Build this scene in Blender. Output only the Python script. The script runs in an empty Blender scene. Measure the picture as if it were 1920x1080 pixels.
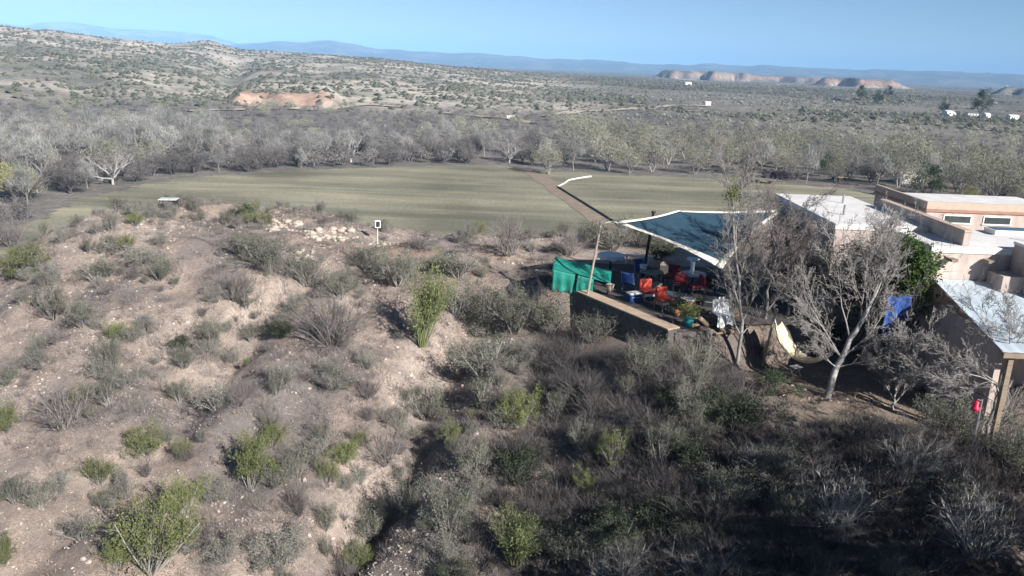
import bpy, bmesh, math, random
import numpy as np
from mathutils import Vector, Matrix

S = bpy.context.scene
COL = S.collection
rad = math.radians
# ---------------------------------------------------------------- camera
CW, CH = 1920, 1080
FPX = 960 / math.tan(rad(32.5)); PITCH = rad(15.5); ROLL = rad(2.2)
CAM = np.array([0.0, 0.0, 9.5])
_f = np.array([0, math.cos(PITCH), -math.sin(PITCH)]); _r0 = np.array([1.0, 0, 0]); _u0 = np.cross(_r0, _f)
_R = _r0 * math.cos(ROLL) + _u0 * math.sin(ROLL); _U = -_r0 * math.sin(ROLL) + _u0 * math.cos(ROLL)
cd = bpy.data.cameras.new('camera'); cam = bpy.data.objects.new('camera', cd); COL.objects.link(cam)
cam.matrix_world = Matrix(((_R[0], _U[0], -_f[0], CAM[0]), (_R[1], _U[1], -_f[1], CAM[1]), (_R[2], _U[2], -_f[2], CAM[2]), (0, 0, 0, 1)))
cd.sensor_width = 36; cd.lens = 18 / math.tan(rad(32.5)); cd.clip_start = 0.1; cd.clip_end = 60000
S.camera = cam
# ---------------------------------------------------------------- sky, sun, exposure
SUN_EL, SUN_AZ = rad(29), rad(140)      # azimuth clockwise from +Y
W = bpy.data.worlds.new('World'); S.world = W; W.use_nodes = True
nt = W.node_tree; bg = nt.nodes['Background']
sky = nt.nodes.new('ShaderNodeTexSky'); sky.sky_type = 'NISHITA'; sky.sun_disc = False
sky.sun_elevation = SUN_EL; sky.sun_rotation = SUN_AZ; sky.altitude = 900; sky.air_density = 0.65; sky.dust_density = 0.0; sky.ozone_density = 2.4
nt.links.new(sky.outputs[0], bg.inputs[0]); bg.inputs[1].default_value = 0.05
sd = bpy.data.lights.new('sun', 'SUN'); sd.energy = 5.0; sd.angle = rad(0.5); sd.color = (1.0, 0.96, 0.91)
sun = bpy.data.objects.new('sun', sd); COL.objects.link(sun)
sun.rotation_euler = Vector((-math.sin(SUN_AZ) * math.cos(SUN_EL), -math.cos(SUN_AZ) * math.cos(SUN_EL), -math.sin(SUN_EL))).to_track_quat('-Z', 'Y').to_euler()
sun.location = (40, -40, 60)
S.view_settings.view_transform = 'Standard'; S.view_settings.look = 'None'; S.view_settings.gamma = 1
S.view_settings.exposure = 0.98
S.cycles.max_bounces = 6; S.cycles.diffuse_bounces = 3; S.cycles.transparent_max_bounces = 6; S.cycles.volume_bounces = 0
S.cycles.use_adaptive_sampling = True; S.cycles.adaptive_threshold = 0.02

# ---------------------------------------------------------------- numpy helpers
def _hash(ix, iy, seed):
    n = (ix.astype(np.int64) * 374761393 + iy.astype(np.int64) * 668265263 + seed * 974634791) & 0xFFFFFFFF
    n = ((n ^ (n >> 13)) * 1274126177) & 0xFFFFFFFF
    return ((n ^ (n >> 16)) & 0xFFFFFF) / float(0xFFFFFF)
def vnoise(x, y, seed=0):
    ix = np.floor(x); iy = np.floor(y); fx = x - ix; fy = y - iy
    fx = fx * fx * (3 - 2 * fx); fy = fy * fy * (3 - 2 * fy)
    a = _hash(ix, iy, seed); b = _hash(ix + 1, iy, seed); c = _hash(ix, iy + 1, seed); d = _hash(ix + 1, iy + 1, seed)
    return (a + (b - a) * fx) * (1 - fy) + (c + (d - c) * fx) * fy
def fbm(x, y, oct=4, seed=0):
    s = 0; a = .5; t = 0
    for i in range(oct):
        s = s + a * vnoise(x, y, seed + i); t += a; a *= .5; x = x * 2.03 + 17.1; y = y * 2.03 - 9.7
    return s / t
def sst(a, b, x):
    t = np.clip((x - a) / (b - a), 0, 1); return t * t * (3 - 2 * t)
def side(px, py, qx, qy, X, Y):          # signed distance, positive to the left of p->q
    L = math.hypot(qx - px, qy - py)
    return ((qx - px) * (Y - py) - (qy - py) * (X - px)) / L
FIELD = [(-69, 112), (-73, 139), (-68.5, 161), (-45, 183), (-9, 204), (4, 198.5), (27, 193), (56, 196), (82, 181), (97, 150), (100, 95), (75, 66), (-20, 62), (-58, 74)]
def in_poly(X, Y, poly):
    r = np.zeros(np.shape(X), bool); n = len(poly); j = n - 1
    for i in range(n):
        xi, yi = poly[i]; xj, yj = poly[j]
        c = ((yi > Y) != (yj > Y)) & (X < (xj - xi) * (Y - yi) / (yj - yi + 1e-12) + xi)
        r ^= c; j = i
    return r
# ---------------------------------------------------------------- the lie of the land
def crest(X):
    return np.interp(X, [-60, -32, -28, -21, -13, -7, 0, 4, 9, 14, 20, 40, 80], [44, 49, 51, 51.5, 47.5, 44.5, 44, 46, 50, 55, 60, 62, 60])
def ridge_z(a):
    return np.interp(a, [-1500, -400, 0, 120, 200, 300, 400, 450, 600, 700, 800, 1000, 1300, 2000, 3400],
                     [60, 48, 32, 29, 25, 21, 19, 14, 12, 10, 4, -4, -9, -12, -8])
M1 = ([-800, 300, 380, 440, 520, 560, 610, 650, 700, 780, 860, 930, 1000, 1100, 1200, 1320, 1380, 1450, 1500, 1620, 1700, 1800, 1920, 2600],
      [5, 0, 4, 16, 25, 25, 31, 27, 21, 17, 18, 16.5, 13, 14.5, 9, 15.5, 14.5, 16.6, 12.5, 15, 15.5, 16.5, 14.5, 16])
M2 = ([-800, 0, 70, 90, 150, 230, 300, 350, 400, 470, 600], [40, 34, 30, 36, 40, 33, 33, 33, 29, 14, 5])
def height(X, Y):
    X = np.asarray(X, float); Y = np.asarray(Y, float)
    r = np.hypot(X, Y); a = 960 + FPX * X / np.maximum(Y, 0.35 * np.abs(X) + 1e-3)
    # --- the near hill
    s = np.clip(41 - Y, 0, None)
    zt = -0.20 * np.clip(s - 1.5, 0, None) - .035 * s - .42 * np.clip(-23.5 - X, 0, None) - 0.12 * np.clip(-12 - X, 0, None) * sst(0, 16, 44 - Y)
    zt = zt + (fbm(X * .16, Y * .16, 3, 5) - .5) * 2.3 * sst(-1, -7, X - 1.5) + (fbm(X * .7, Y * .7, 4, 9) - .5) * .5
    # small washes running down the open slope
    u = X * .88 - Y * .35 + 1.6 * fbm(X * .12, Y * .12, 2, 31)
    zt = zt - .75 * np.clip(1 - np.abs(((u + 2 + 5 * fbm(X * .09, Y * .09, 2, 33)) % 10) - 5) / 2.2, 0, 1) ** 1.3 * sst(-1, -5, X) * sst(42, 36, Y)
    gx_ = X - (-1.2 - .30 * (35 - Y) + 1.2 * (fbm(Y * .35, Y * 0 + 4, 2, 35) - .5))
    zt = zt - 1.0 * np.exp(-(gx_ / 1.15) ** 2) * sst(36.5, 32, Y)
    # bench below the patio, and the bank under it
    e = np.maximum(side(6, 26.2, 11.5, 23.2, X, Y) * -1, np.minimum(side(11.5, 23.2, 17, 20.5, X, Y) * -1, 1e3))
    zb = np.clip(-1.35 + .4 * sst(9, 6, X) - .48 * np.clip(e, 0, None), -7.4, None) + (fbm(X * .45, Y * .45, 3, 19) - .5) * .35
    w = sst(.8, 4.8, X) * sst(37, 31, Y)
    zt = zt * (1 - w) + zb * w
    pad = sst(-.15, .15, side(3.2, 33.3, 6.0, 28.9, X, Y)) * sst(-.8, .1, side(6.0, 29.1, 12.6, 30.9, X, Y) + .5 * (fbm(X * .8, Y * .8, 2, 61) - .5)) * sst(2.6, 3.4, X)
    pad = np.maximum(pad, sst(33.0, 33.9, Y) * sst(.2, 1.5, X) * sst(41, 39, Y) * sst(4, 3, X))
    pad = np.maximum(pad, sst(33, 36, Y) * sst(3, 7, X))
    zt = zt * (1 - pad)
    # crest, then down to the river flats
    drop = sst(0, 30, Y - crest(X) - 2.0 * (fbm(X * .2, Y * .0 + 3, 2, 40) - .5)) ** .9
    xl = np.interp(Y, [0, 15, 30, 45, 60], [-23, -23, -28, -31, -31])
    drop = np.maximum(drop, sst(0, 42, xl - X))
    drop = np.maximum(drop, sst(95, 140, X))
    z = zt * (1 - drop) + (-15.0) * drop
    # --- flats beyond the field
    out = sst(60, 110, r)
    z = z + sst(225, 330, r) * (fbm(X * .02, Y * .02, 3, 51) - .5) * 4.5
    # --- hills
    rr = r * (1 + .16 * (fbm(a * .012, r * .004, 2, 70) - .5))
    p = np.interp(rr, [0, 360, 430, 560, 800, 1100, 1400, 1900, 3000, 6000], [0, 0, .06, .24, .48, .78, 1.0, .75, .2, 0])
    zr = ridge_z(a)
    n1 = fbm(X * .0055, Y * .0055, 4, 80); n2 = np.abs(fbm(X * .011, Y * .011, 3, 90) - .5) * 2
    lump = ((n1 - .5) * 26 + (.35 - n2) * 20) * np.clip(zr + 18, 3, 60) / 60
    z = z + (zr + 15) * p + lump * np.clip(p, 0, 1) * (1 - .45 * sst(1150, 1400, rr))
    # a draw between the left hills and a pale knob on the ridge
    z = z - 9 * np.exp(-((a - 425 - (r - 600) * .07) / 42) ** 2) * sst(420, 560, r) * sst(1250, 900, r)
    z = z + 6 * np.exp(-((a - 400) / 34) ** 2 - ((r - 1370) / 130) ** 2)
    # the cut bank across the river
    z = z + 5.5 * sst(392, 412, rr + 10 * (fbm(a * .05, a * 0, 2, 7) - .5)) * sst(420, 455, a) * sst(640, 600, a) * sst(560, 470, rr)
    # red mesas out on the plain
    mes = np.zeros_like(z)
    for (a0, a1, r0, zt2, sd_) in ((1212, 1385, 2450, 25, 3), (1502, 1640, 2150, 21, 4), (1330, 1560, 2800, 19, 8), (1830, 2100, 1900, 15, 6)):
        fr = r0 + (fbm(a * .035, a * 0 + .5, 3, 100 + sd_) - .5) * 520
        q = sst(0, 110, r - fr) * sst(a0 - 14, a0 + 10, a) * sst(a1 + 34, a1 - 18, a) * sst(900, 500, r - fr)
        mes = np.maximum(mes, q * (zt2 + (fbm(a * .05, r * .003, 3, 120 + sd_) - .5) * 2.5))
    z = z + mes
    # far ranges
    jag = (fbm(a * .03, a * 0 + 2, 4, 145) - .5) * 34
    m1 = (9.5 + np.interp(a, *M1) * 9500 / FPX + 15 + jag); m2 = (9.5 + np.interp(a, *M2) * 14000 / FPX + 15)
    rough = (fbm(a * .018, r * .0011, 4, 140) - .5)
    q1 = np.clip(1 - np.abs(r - 9500) / 2600, 0, 1); q2 = np.clip(1 - np.abs(r - 14000) / 2600, 0, 1)
    mm = np.maximum(m1 * q1 ** .8 * (1 + .5 * rough * (1 - q1 ** 3)), m2 * q2 ** .8 * (1 + .5 * rough * (1 - q2 ** 3)))
    z = z + mm
    return z
def hz(x, y): return float(height(np.array([x]), np.array([y]))[0])
def pray(px, py):
    d = _f * FPX + _R * (px - CW / 2) + _U * (CH / 2 - py); return d / np.linalg.norm(d)
def ground_at(px, py):                    # where the photograph's pixel meets the ground
    d = pray(px, py); t = np.geomspace(8, 9000, 2600); P = CAM + d * t[:, None]
    b = P[:, 2] < height(P[:, 0], P[:, 1]); i = int(np.argmax(b)) if b.any() else len(t) - 1
    lo, hi = t[max(i - 1, 0)], t[i]
    for _ in range(24):
        m = (lo + hi) / 2; q = CAM + d * m
        if q[2] < hz(q[0], q[1]): hi = m
        else: lo = m
    q = CAM + d * hi; return np.array([q[0], q[1], hz(q[0], q[1])])
def depth(p): return float((np.asarray(p) - CAM) @ _f)
def at_z(px, py, z): d = pray(px, py); return CAM + d * ((z - CAM[2]) / d[2])
def at_Y(px, py, Y): d = pray(px, py); return CAM + d * (Y / d[1])

# ---------------------------------------------------------------- object helpers
def tag(o, label=None, cat=None, group=None, kind=None):
    if label: o['label'] = label
    if cat: o['category'] = cat
    if group: o['group'] = group
    if kind: o['kind'] = kind
    return o
def link(name, me, parent=None, loc=None):
    o = bpy.data.objects.new(name, me); COL.objects.link(o)
    if parent is not None: o.parent = parent
    if loc is not None: o.location = loc
    return o
def empty(name, loc, rz=0.0, sc=1.0):
    o = link(name, None); o.empty_display_size = .2; o.location = loc; o.rotation_euler = (0, 0, rz); o.scale = (sc,) * 3 if np.isscalar(sc) else sc
    return o
def mesh_np(name, V, faces, mats, midx=None, attr=None, cattr=None, smooth=False):
    """faces: list of (n,k) int arrays"""
    me = bpy.data.meshes.new(name); V = np.asarray(V, np.float32)
    faces = [f for f in faces if len(f)]
    li = np.concatenate([f.ravel() for f in faces]).astype(np.int32)
    ct = np.concatenate([np.full(len(f), f.shape[1]) for f in faces]).astype(np.int32)
    st = np.concatenate([[0], np.cumsum(ct)[:-1]]).astype(np.int32)
    me.vertices.add(len(V)); me.vertices.foreach_set('co', V.ravel())
    me.loops.add(len(li)); me.loops.foreach_set('vertex_index', li)
    me.polygons.add(len(ct)); me.polygons.foreach_set('loop_start', st); me.polygons.foreach_set('loop_total', ct)
    for m in mats: me.materials.append(m)
    if midx is not None: me.polygons.foreach_set('material_index', np.asarray(midx, np.int32))
    me.polygons.foreach_set('use_smooth', np.full(len(ct), smooth))
    if attr is not None:
        at = me.attributes.new('tint', 'FLOAT', 'POINT'); at.data.foreach_set('value', np.asarray(attr, np.float32))
    if cattr is not None:
        at = me.attributes.new('albedo', 'FLOAT_COLOR', 'POINT')
        c = np.ones((len(V), 4), np.float32); c[:, :3] = cattr; at.data.foreach_set('color', c.ravel())
    me.update(calc_edges=True); me.validate()
    return me
class MB:                                 # boxes, bars, lathes in one bmesh
    def __init__(s): s.b = bmesh.new()
    def box(s, x0, x1, y0, y1, z0, z1, bev=0.0, M=None):
        r = bmesh.ops.create_cube(s.b, size=1.0); vs = r['verts']
        for v in vs: v.co = Vector((x0 + (v.co.x + .5) * (x1 - x0), y0 + (v.co.y + .5) * (y1 - y0), z0 + (v.co.z + .5) * (z1 - z0)))
        if bev > 0:
            es = {e for v in vs for e in v.link_edges}
            g = bmesh.ops.bevel(s.b, geom=list(es), offset=bev, segments=2, affect='EDGES', profile=.6)
            vs = list({v for f in g['faces'] for v in f.verts} | {v for v in vs if v.is_valid})
        if M is not None: bmesh.ops.transform(s.b, matrix=M, verts=vs)
        return s
    def bar(s, a, b, r0, r1=None, n=8):
        a = Vector(a); b = Vector(b); r1 = r0 if r1 is None else r1
        q = (b - a).to_track_quat('Z', 'Y').to_matrix().to_4x4(); L = (b - a).length
        bmesh.ops.create_cone(s.b, cap_ends=True, segments=n, radius1=r0, radius2=r1, depth=L, matrix=Matrix.Translation((a + b) / 2) @ q)
        return s
    def lathe(s, prof, n=20, c=(0, 0, 0), M=None):
        rings = []
        for (r, z) in prof:
            rings.append([s.b.verts.new((c[0] + r * math.cos(2 * math.pi * k / n), c[1] + r * math.sin(2 * math.pi * k / n), c[2] + z)) for k in range(n)])
        for i in range(len(rings) - 1):
            for k in range(n): s.b.faces.new((rings[i][k], rings[i][(k + 1) % n], rings[i + 1][(k + 1) % n], rings[i + 1][k]))
        s.b.faces.new(rings[0][::-1]); s.b.faces.new(rings[-1])
        if M is not None: bmesh.ops.transform(s.b, matrix=M, verts=[v for r in rings for v in r])
        return s
    def grid(s, fn, nu, nv, thick=0.0):
        g = [[s.b.verts.new(fn(i / nu, j / nv)) for j in range(nv + 1)] for i in range(nu + 1)]
        for i in range(nu):
            for j in range(nv): s.b.faces.new((g[i][j], g[i + 1][j], g[i + 1][j + 1], g[i][j + 1]))
        s.th = thick; return s
    def build(s, name, mat, parent=None, smooth=False, loc=None):
        bmesh.ops.recalc_face_normals(s.b, faces=s.b.faces[:])
        me = bpy.data.meshes.new(name); s.b.to_mesh(me); s.b.free(); me.materials.append(mat)
        if smooth:
            for p in me.polygons: p.use_smooth = True
        o = link(name, me, parent, loc)
        if getattr(s, 'th', 0):
            m = o.modifiers.new('thickness', 'SOLIDIFY'); m.thickness = s.th; m.offset = 0
        return o
def copy_tree(o, loc=None, rz=None, sc=None, parent=None):
    c = o.copy(); COL.objects.link(c)
    if parent is not None: c.parent = parent
    if loc is not None: c.location = loc
    if rz is not None: c.rotation_euler = (0, 0, rz)
    if sc is not None: c.scale = (sc,) * 3 if np.isscalar(sc) else sc
    for ch in o.children: copy_tree(ch, parent=c)
    return c

# ---------------------------------------------------------------- materials
MATS = {}
def new_mat(name):
    m = bpy.data.materials.new(name); m.use_nodes = True; MATS[name] = m
    n = m.node_tree.nodes; return m, n, m.node_tree.links, n['Principled BSDF']
def plain(name, c, rough=.8, metal=0., var=.25, scale=6., bump=.15, bscale=40., stretch=(1, 1, 1), c2=None):
    m, n, l, b = new_mat(name); b.inputs['Roughness'].default_value = rough; b.inputs['Metallic'].default_value = metal
    b.inputs['Specular IOR Level'].default_value = .3
    tc = n.new('ShaderNodeTexCoord'); mp = n.new('ShaderNodeMapping'); mp.inputs['Scale'].default_value = stretch
    l.new(tc.outputs['Object'], mp.inputs[0])
    t = n.new('ShaderNodeTexNoise'); t.inputs['Scale'].default_value = scale; t.inputs['Detail'].default_value = 6; t.inputs['Roughness'].default_value = .65
    l.new(mp.outputs[0], t.inputs[0])
    r = n.new('ShaderNodeValToRGB'); k = c2 or tuple(x * (1 - var) for x in c)
    r.color_ramp.elements[0].position = .34; r.color_ramp.elements[1].position = .66
    r.color_ramp.elements[0].color = (*k, 1); r.color_ramp.elements[1].color = (*[min(1, x * (1 + var * .5)) for x in c], 1)
    l.new(t.outputs[0], r.inputs[0]); l.new(r.outputs[0], b.inputs['Base Color'])
    if bump:
        t2 = n.new('ShaderNodeTexNoise'); t2.inputs['Scale'].default_value = bscale; t2.inputs['Detail'].default_value = 4; l.new(mp.outputs[0], t2.inputs[0])
        bp = n.new('ShaderNodeBump'); bp.inputs['Strength'].default_value = bump; bp.inputs['Distance'].default_value = .02
        l.new(t2.outputs[0], bp.inputs['Height']); l.new(bp.outputs[0], b.inputs['Normal'])
    return m
def plant(name, c1, c2, transl=.25, rough=.75, obv=.25):
    """leaf or twig: tint attribute mixes c1..c2, each object a little different"""
    m, n, l, b = new_mat(name); b.inputs['Roughness'].default_value = rough; b.inputs['Specular IOR Level'].default_value = .2
    at = n.new('ShaderNodeAttribute'); at.attribute_name = 'tint'
    mx = n.new('ShaderNodeMix'); mx.data_type = 'RGBA'; mx.inputs[6].default_value = (*c1, 1); mx.inputs[7].default_value = (*c2, 1)
    l.new(at.outputs['Fac'], mx.inputs[0])
    oi = n.new('ShaderNodeObjectInfo'); mr = n.new('ShaderNodeMapRange'); mr.inputs[3].default_value = 1 - obv; mr.inputs[4].default_value = 1 + obv
    l.new(oi.outputs['Random'], mr.inputs[0])
    hs = n.new('ShaderNodeHueSaturation'); l.new(mr.outputs[0], hs.inputs['Value']); l.new(mx.outputs[2], hs.inputs['Color'])
    l.new(hs.outputs[0], b.inputs['Base Color'])
    if transl > 0:
        tr = n.new('ShaderNodeBsdfTranslucent'); l.new(hs.outputs[0], tr.inputs[0]); ms = n.new('ShaderNodeMixShader'); ms.inputs[0].default_value = transl
        l.new(b.outputs[0], ms.inputs[1]); l.new(tr.outputs[0], ms.inputs[2]); l.new(ms.outputs[0], n['Material Output'].inputs[0])
    return m
def ground_mat(name, scales, amp, bump, bdist, tintc=None):
    m, n, l, b = new_mat(name); b.inputs['Roughness'].default_value = .95; b.inputs['Specular IOR Level'].default_value = .1
    at = n.new('ShaderNodeAttribute'); at.attribute_name = 'albedo'; geo = n.new('ShaderNodeNewGeometry')
    last = at.outputs['Color']; hsum = None
    for i, (sc, am) in enumerate(zip(scales, amp)):
        t = n.new('ShaderNodeTexNoise'); t.inputs['Scale'].default_value = sc; t.inputs['Detail'].default_value = 5; t.inputs['Roughness'].default_value = .68
        l.new(geo.outputs['Position'], t.inputs[0])
        mr = n.new('ShaderNodeMapRange'); mr.inputs[1].default_value = .3; mr.inputs[2].default_value = .7; mr.inputs[3].default_value = 1 - am; mr.inputs[4].default_value = 1 + am * .7
        l.new(t.outputs[0], mr.inputs[0])
        mu = n.new('ShaderNodeMix'); mu.data_type = 'RGBA'; mu.blend_type = 'MULTIPLY'; mu.inputs[0].default_value = 1
        l.new(last, mu.inputs[6]); l.new(mr.outputs[0], mu.inputs[7]); last = mu.outputs[2]
        hsum = t.outputs[0]
    if tintc:
        t = n.new('ShaderNodeTexNoise'); t.inputs['Scale'].default_value = tintc[0]; t.inputs['Detail'].default_value = 4; l.new(geo.outputs['Position'], t.inputs[0])
        mr = n.new('ShaderNodeMapRange'); mr.inputs[1].default_value = .45; mr.inputs[2].default_value = .62; mr.inputs[4].default_value = tintc[2]; l.new(t.outputs[0], mr.inputs[0])
        mu = n.new('ShaderNodeMix'); mu.data_type = 'RGBA'; mu.inputs[7].default_value = (*tintc[1], 1); l.new(mr.outputs[0], mu.inputs[0]); l.new(last, mu.inputs[6]); last = mu.outputs[2]
    l.new(last, b.inputs['Base Color'])
    bp = n.new('ShaderNodeBump'); bp.inputs['Strength'].default_value = bump; bp.inputs['Distance'].default_value = bdist
    l.new(hsum, bp.inputs['Height']); l.new(bp.outputs[0], b.inputs['Normal'])
    return m
# ---------------------------------------------------------------- ground, one sheet in four named pieces
TH = np.radians(np.arange(-78, 78.01, .26))
RR = np.concatenate([np.geomspace(3.2, 95, 330), np.geomspace(95, 420, 130)[1:], np.geomspace(420, 5200, 300)[1:], np.geomspace(5200, 19000, 120)[1:]])
def soil(X, Y, Z):
    r = np.hypot(X, Y); a = 960 + FPX * X / np.maximum(Y, 0.35 * np.abs(X) + 1e-3)
    n = fbm(X * .25, Y * .25, 4, 200)[..., None]; nb = fbm(X * .06, Y * .06, 3, 210)[..., None]
    base = np.array([.44, .35, .295]); pale = np.array([.54, .445, .38]); grey = np.array([.26, .235, .225]); tan = np.array([.49, .375, .295])
    c = base + (pale - base) * sst(.45, .7, n) + (grey - base) * sst(.55, .3, n) * .8
    c = c + (tan - c) * (sst(.5, .65, nb) * .7)
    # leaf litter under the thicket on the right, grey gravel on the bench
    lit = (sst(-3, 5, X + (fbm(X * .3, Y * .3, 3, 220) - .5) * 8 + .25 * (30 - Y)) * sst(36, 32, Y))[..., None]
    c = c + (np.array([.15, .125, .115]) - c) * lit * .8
    bench = (sst(8.5, 10.5, X) * sst(22.0, 24.0, Y + .25 * (X - 12)) * sst(31, 29, Y))[..., None]
    c = c + (np.array([.36, .28, .22]) - c) * bench
    # trodden path on the crest
    pth = np.exp(-((Y - 41.3 + .04 * (X + 6) ** 2 * .4) / 1.1) ** 2) * sst(-13, -10, X) * sst(1.5, -1, X)
    c = c + (np.array([.50, .37, .29]) - c) * pth[..., None]
    # river flats, grey brown
    fl = sst(56, 80, r)[..., None] * sst(-9, -13, Z)[..., None]
    c = c + (np.array([.19, .175, .16]) + (n - .5) * .06 - c) * np.clip(fl, 0, 1)
    # hills: pale soil with grass; plain: olive grey
    hl = sst(370, 460, r)[..., None]
    nh = fbm(X * .006, Y * .006, 4, 240)[..., None]; nf = fbm(X * .03, Y * .03, 3, 250)[..., None]
    hillc = np.array([.34, .315, .265]) + (np.array([.52, .46, .39]) - np.array([.34, .315, .265])) * sst(.38, .62, nf) + (np.array([.20, .195, .165]) - np.array([.34, .315, .265])) * sst(.5, .66, nh) * .8
    plainc = np.array([.22, .205, .18]) + (np.array([.13, .125, .115]) - np.array([.22, .205, .18])) * sst(.4, .6, nh) + (nf - .5) * .06
    w = sst(980, 1180, a + (r - 600) * .06)[..., None]
    hc = hillc * (1 - w) + plainc * w
    # pale rims and red cliffs
    hc = hc + (np.array([.48, .40, .33]) - hc) * (sst(14, 26, Z) * sst(1750, 1500, r) * sst(.42, .6, fbm(X * .02, Y * .02, 3, 260)))[..., None] * .7
    red = (sst(1800, 1900, r) * sst(5000, 4000, r) * sst(-9, -2, Z) * sst(6.5, 3, Z + (fbm(a * .09, r * .004, 3, 270) - .5) * 9) * sst(1100, 1180, a) * sst(1760, 1680, a))[..., None]
    hc = hc + (np.array([.42, .265, .205]) - hc) * red * (.55 + .45 * sst(.42, .58, fbm(a * .06, r * .004, 3, 277)))[..., None]
    wash = (sst(1900, 2000, r) * sst(3200, 2600, r) * sst(1180, 1260, a) * sst(1720, 1640, a) * sst(-14, -10, Z) * sst(-5, -9, Z) * sst(.5, .56, fbm(a * .03, r * .01, 3, 281)))[..., None]
    hc = hc + (np.array([.52, .40, .33]) - hc) * wash
    c = c + (hc - c) * hl
    bank = (sst(385, 396, r) * sst(445, 425, r) * sst(415, 450, a) * sst(640, 610, a) * sst(-15, -12.5, Z))[..., None]
    c = c + (np.array([.50, .35, .27]) - c) * bank
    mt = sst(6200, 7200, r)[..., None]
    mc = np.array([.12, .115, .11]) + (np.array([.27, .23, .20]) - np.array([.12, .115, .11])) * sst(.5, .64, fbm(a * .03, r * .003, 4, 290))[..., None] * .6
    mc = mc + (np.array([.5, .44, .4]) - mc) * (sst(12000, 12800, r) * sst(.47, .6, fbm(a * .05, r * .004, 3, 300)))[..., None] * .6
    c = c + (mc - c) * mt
    return np.clip(c, .02, .9)
def polar(name, i0, i1, mat):
    r = RR[i0:i1 + 1]; R_, T_ = np.meshgrid(r, TH, indexing='ij'); X = R_ * np.sin(T_); Y = R_ * np.cos(T_); Z = height(X, Y)
    n0, n1 = X.shape; idx = np.arange(n0 * n1).reshape(n0, n1)
    q = np.stack([idx[:-1, :-1], idx[:-1, 1:], idx[1:, 1:], idx[1:, :-1]], -1).reshape(-1, 4)[:, ::-1]
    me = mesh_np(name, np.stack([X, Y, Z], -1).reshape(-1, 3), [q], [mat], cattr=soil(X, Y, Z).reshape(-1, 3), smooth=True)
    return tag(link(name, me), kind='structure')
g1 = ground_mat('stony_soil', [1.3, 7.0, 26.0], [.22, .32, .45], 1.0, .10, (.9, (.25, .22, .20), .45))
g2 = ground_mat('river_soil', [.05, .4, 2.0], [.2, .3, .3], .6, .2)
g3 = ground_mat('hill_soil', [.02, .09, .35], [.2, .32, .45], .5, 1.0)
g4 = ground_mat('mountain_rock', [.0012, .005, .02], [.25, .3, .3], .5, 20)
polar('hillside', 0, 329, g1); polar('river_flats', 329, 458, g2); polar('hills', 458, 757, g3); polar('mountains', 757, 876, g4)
# field, track, ditch, roads: thin sheets laid over the ground
def ribbon(name, pts, width, mat, lift=.02, wob=.0, seed=1):
    P = np.array(pts, float); d = np.r_[0, np.cumsum(np.hypot(*np.diff(P[:, :2], axis=0).T))]; n = max(8, int(d[-1] / max(width * .6, .6)))
    t = np.linspace(0, d[-1], n); x = np.interp(t, d, P[:, 0]); y = np.interp(t, d, P[:, 1])
    tx = np.gradient(x); ty = np.gradient(y); L = np.hypot(tx, ty); nx, ny = -ty / L, tx / L
    rg = np.random.default_rng(seed); m = 5; V = []
    for k in range(m):
        o = (k / (m - 1) - .5) * width * (1 + wob * (vnoise(t * .15, t * 0, seed + k) - .5) * 2)
        X = x + nx * o; Y = y + ny * o; V.append(np.stack([X, Y, height(X, Y) + lift], -1))
    V = np.stack(V, 1); idx = np.arange(n * m).reshape(n, m); q = np.stack([idx[:-1, :-1], idx[1:, :-1], idx[1:, 1:], idx[:-1, 1:]], -1).reshape(-1, 4)
    return tag(link(name, mesh_np(name, V.reshape(-1, 3), [q], [mat], smooth=True)), kind='structure')
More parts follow.
